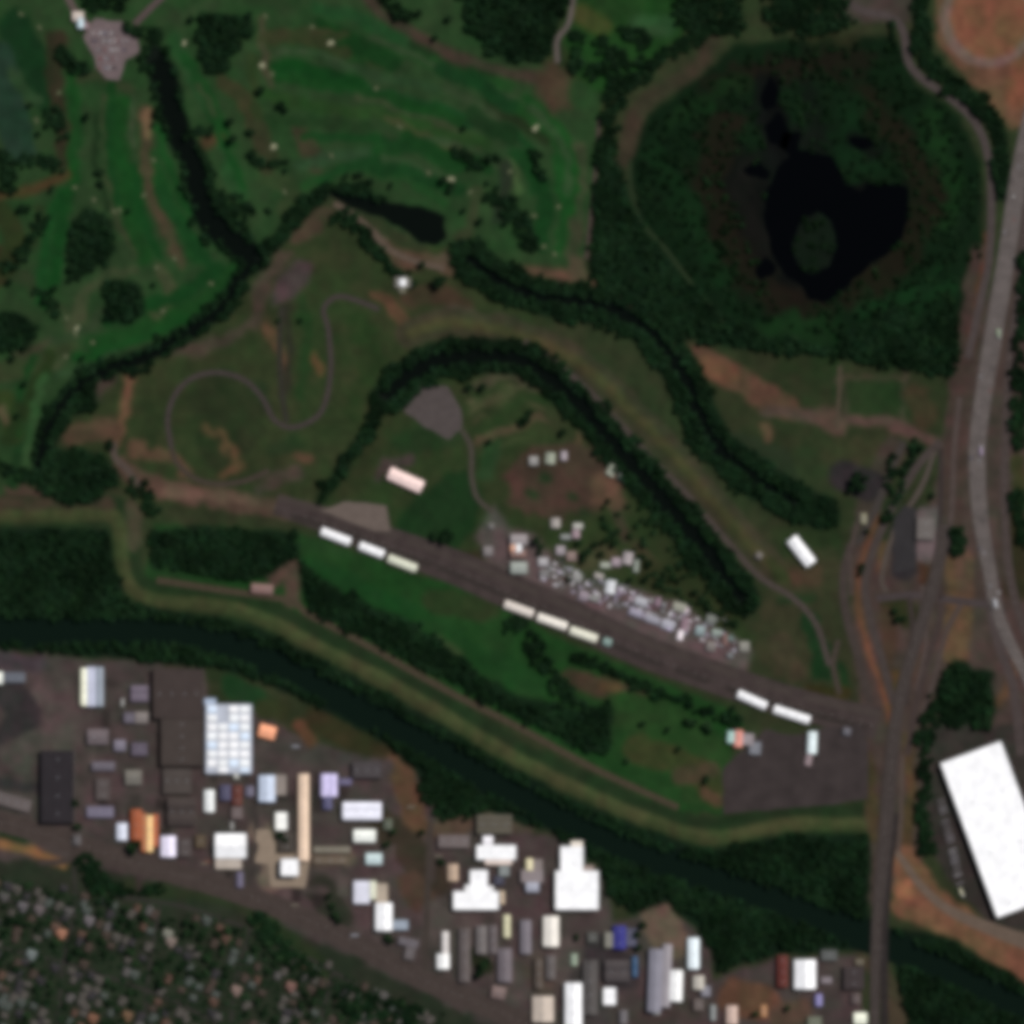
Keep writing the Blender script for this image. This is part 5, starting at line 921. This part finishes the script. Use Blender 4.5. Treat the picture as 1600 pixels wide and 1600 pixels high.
for k in range(22):
    i = random.randrange(30, len(Lh) - 40); d = Lh[i + 1] - Lh[i]; d /= np.linalg.norm(d); nn = np.array([-d[1], d[0]]); off = random.choice((-9, -3, 3, 9)); p = Lh[i] + nn * off
    if 0 < p[0] < 1598: car(p[0], p[1], -math.degrees(math.atan2(d[1], d[0])), "driving on the pale highway", "cars on the highway", "car", z=0.93)
def truck(name, x, y, ang, c, label, group, z=0.1, l=11.5, cab=True):
    wx, wy = W(x, y); o = empty(name, wx, wy, z, math.radians(ang)); tag(o, label, "truck" if cab else "trailer", group)
    MB().box(-l/2, -1.25, 1.1, l/2, 1.25, 3.9).build("cargo_box", mat(c, 0.05, 0.5, 0.6, 0.2), o)
    ch = MB().box(-l/2, -1.0, .8, l/2, 1.0, 1.09)
    ch.build("chassis", mat((40,40,42)), o)
    for wxx in ([-l/2 + 1.2, -l/2 + 2.5] + ([l/2 + 1.8] if cab else [l/2 - 1.5])):
        MB().tube((wxx, -1.2, .5), (wxx, 1.2, .5), .5, .5, 10).build("wheel", mat((24,24,26)), o)
    if cab:
        MB().add([(l/2+.3,-1.2,.7),(l/2+2.7,-1.2,.7),(l/2+2.7,1.2,.7),(l/2+.3,1.2,.7),(l/2+.3,-1.2,3.1),(l/2+2.2,-1.15,3.1),(l/2+2.2,1.15,3.1),(l/2+.3,1.2,3.1)], [(3,2,1,0),(4,5,6,7),(0,1,5,4),(1,2,6,5),(2,3,7,6),(3,0,4,7)]).build("cab", mat((170,40,36) if c == WH else (200,200,200), .05, .5, .5, .3), o)
truck("lorry", 1555, 942, -78, (230,232,236), "white lorry coming off the highway's lower end", "lorries on the highway", z=0.93)
truck("lorry", 1533, 705, 92, (190,170,196), "lilac box lorry on the highway middle stretch", "lorries on the highway", z=0.93)
truck("lorry", 1560, 520, -82, (176,196,160), "greenish box lorry on the upper highway", "lorries on the highway", z=0.93)
tx, ty = 1472, 1262
for k in range(21):
    t = k / 20; x = 1470 + 30 * t + random.uniform(-1, 1); y = 1250 + 130 * t
    c = random.choice([(104,100,102),(120,116,120),(92,88,88),(134,130,132),(84,80,82)])
    if random.random() < 0.85: truck("trailer", x, y, 20 + random.uniform(-2, 2), c, "parked grey trailer in the line beside the enormous white warehouse", "trailers beside the enormous warehouse", z=0.05, l=12.5, cab=False)
truck("lorry", 1502, 1393, -68, (226,222,190), "yellowish white lorry below the line of trailers", "lorries at the enormous warehouse", z=0.1)
for k in range(60):
    x = random.uniform(845, 1150); y = 884 + (x - 860) * 0.36 + random.uniform(-14, 26)
    car(x, y, random.choice((-20, 70)) + random.uniform(-6, 6), "parked among the cabins beside the strip", "cars among the cabins", z=hz(x, y) + 0.02)

CT = [((150,152,160), "grey"), ((196,196,192), "white"), ((110,70,56), "rust red"), ((70,80,120), "blue"), ((120,112,100), "tan")]
for k in range(70):
    x = random.uniform(8, 1040); y = random.uniform(1060, 1590)
    if (x < 800 and y > 1258 + 0.385 * x) or y < 1075 + 0.30 * max(x - 300, 0) or (x > 940 and y < 1460) : continue
    if float(seg_dist(np.array([x]), np.array([y]), catmull(RIVER, 20))[0]) < 75: continue
    hit = any(b[0] - 9 < x < b[2] + 9 and b[1] - 9 < y < b[3] + 9 for e in IND for b in e[3])
    if hit: continue
    c, nm = random.choice(CT); wx, wy = W(x, y)
    o = empty("container", wx, wy, hz(x, y) + 0.02, random.choice((0, math.pi / 2)) + random.uniform(-.1, .1)); tag(o, nm + " container standing in a factory yard on the south bank", "container", "containers in the factory yards")
    b = MB().box(-6, -1.25, 0.1, 6, 1.25, 2.6)
    for q in range(24): b.box(-5.8 + q * .5, 1.252, 0.2, -5.6 + q * .5, 1.30, 2.5)
    b.build("body", mat(c, 0.08, 0.5), o); MB().box(6.004, -1.1, 0.25, 6.06, 1.1, 2.45).build("door", mat(tuple(v * .8 for v in c), 0.08, 0.5), o)

vb = MB(); vb.box(-3.2, -1.1, .45, 2.2, 1.1, 2.7); vb.add([(2.2,-1.1,.45),(3.4,-1.05,.45),(3.4,1.05,.45),(2.2,1.1,.45),(2.2,-1.1,2.6),(2.75,-1.0,2.5),(2.75,1.0,2.5),(2.2,1.1,2.6)], [(3,2,1,0),(4,5,6,7),(0,1,5,4),(1,2,6,5),(2,3,7,6),(3,0,4,7)])
for x_ in (-2.1, 2.3): vb.tube((x_, -1.15, .4), (x_, 1.15, .4), .4, .4, 8)
VC = [((236,232,236), "white"), ((190,180,200), "lilac grey"), ((160,164,166), "grey")]
vms = []
for c, nm in VC:
    me = vb.mesh("van"); me.materials.append(mat(c, 0.05, 1, 0.5, 0.3)); vms.append((me, nm))
for k in range(110):
    t = k / 110; x = 848 + 305 * t + random.uniform(-4, 4); y = 893 + (x - 848) * 0.375 + random.choice((-18, -8, 2, 12)) + random.uniform(-2, 2)
    if x > 1075 and random.random() < .5: continue
    me, nm = random.choice(vms); wx, wy = W(x, y); o = link(bpy.data.objects.new("van", me)); o.location = (wx, wy, hz(x, y) + .1); o.rotation_euler = (0, 0, math.radians(random.choice((-20, 70)) + random.uniform(-5, 5)))
    tag(o, nm + " van parked in the crowded rows beside the strip cabins", "van", "vans parked beside the strip")
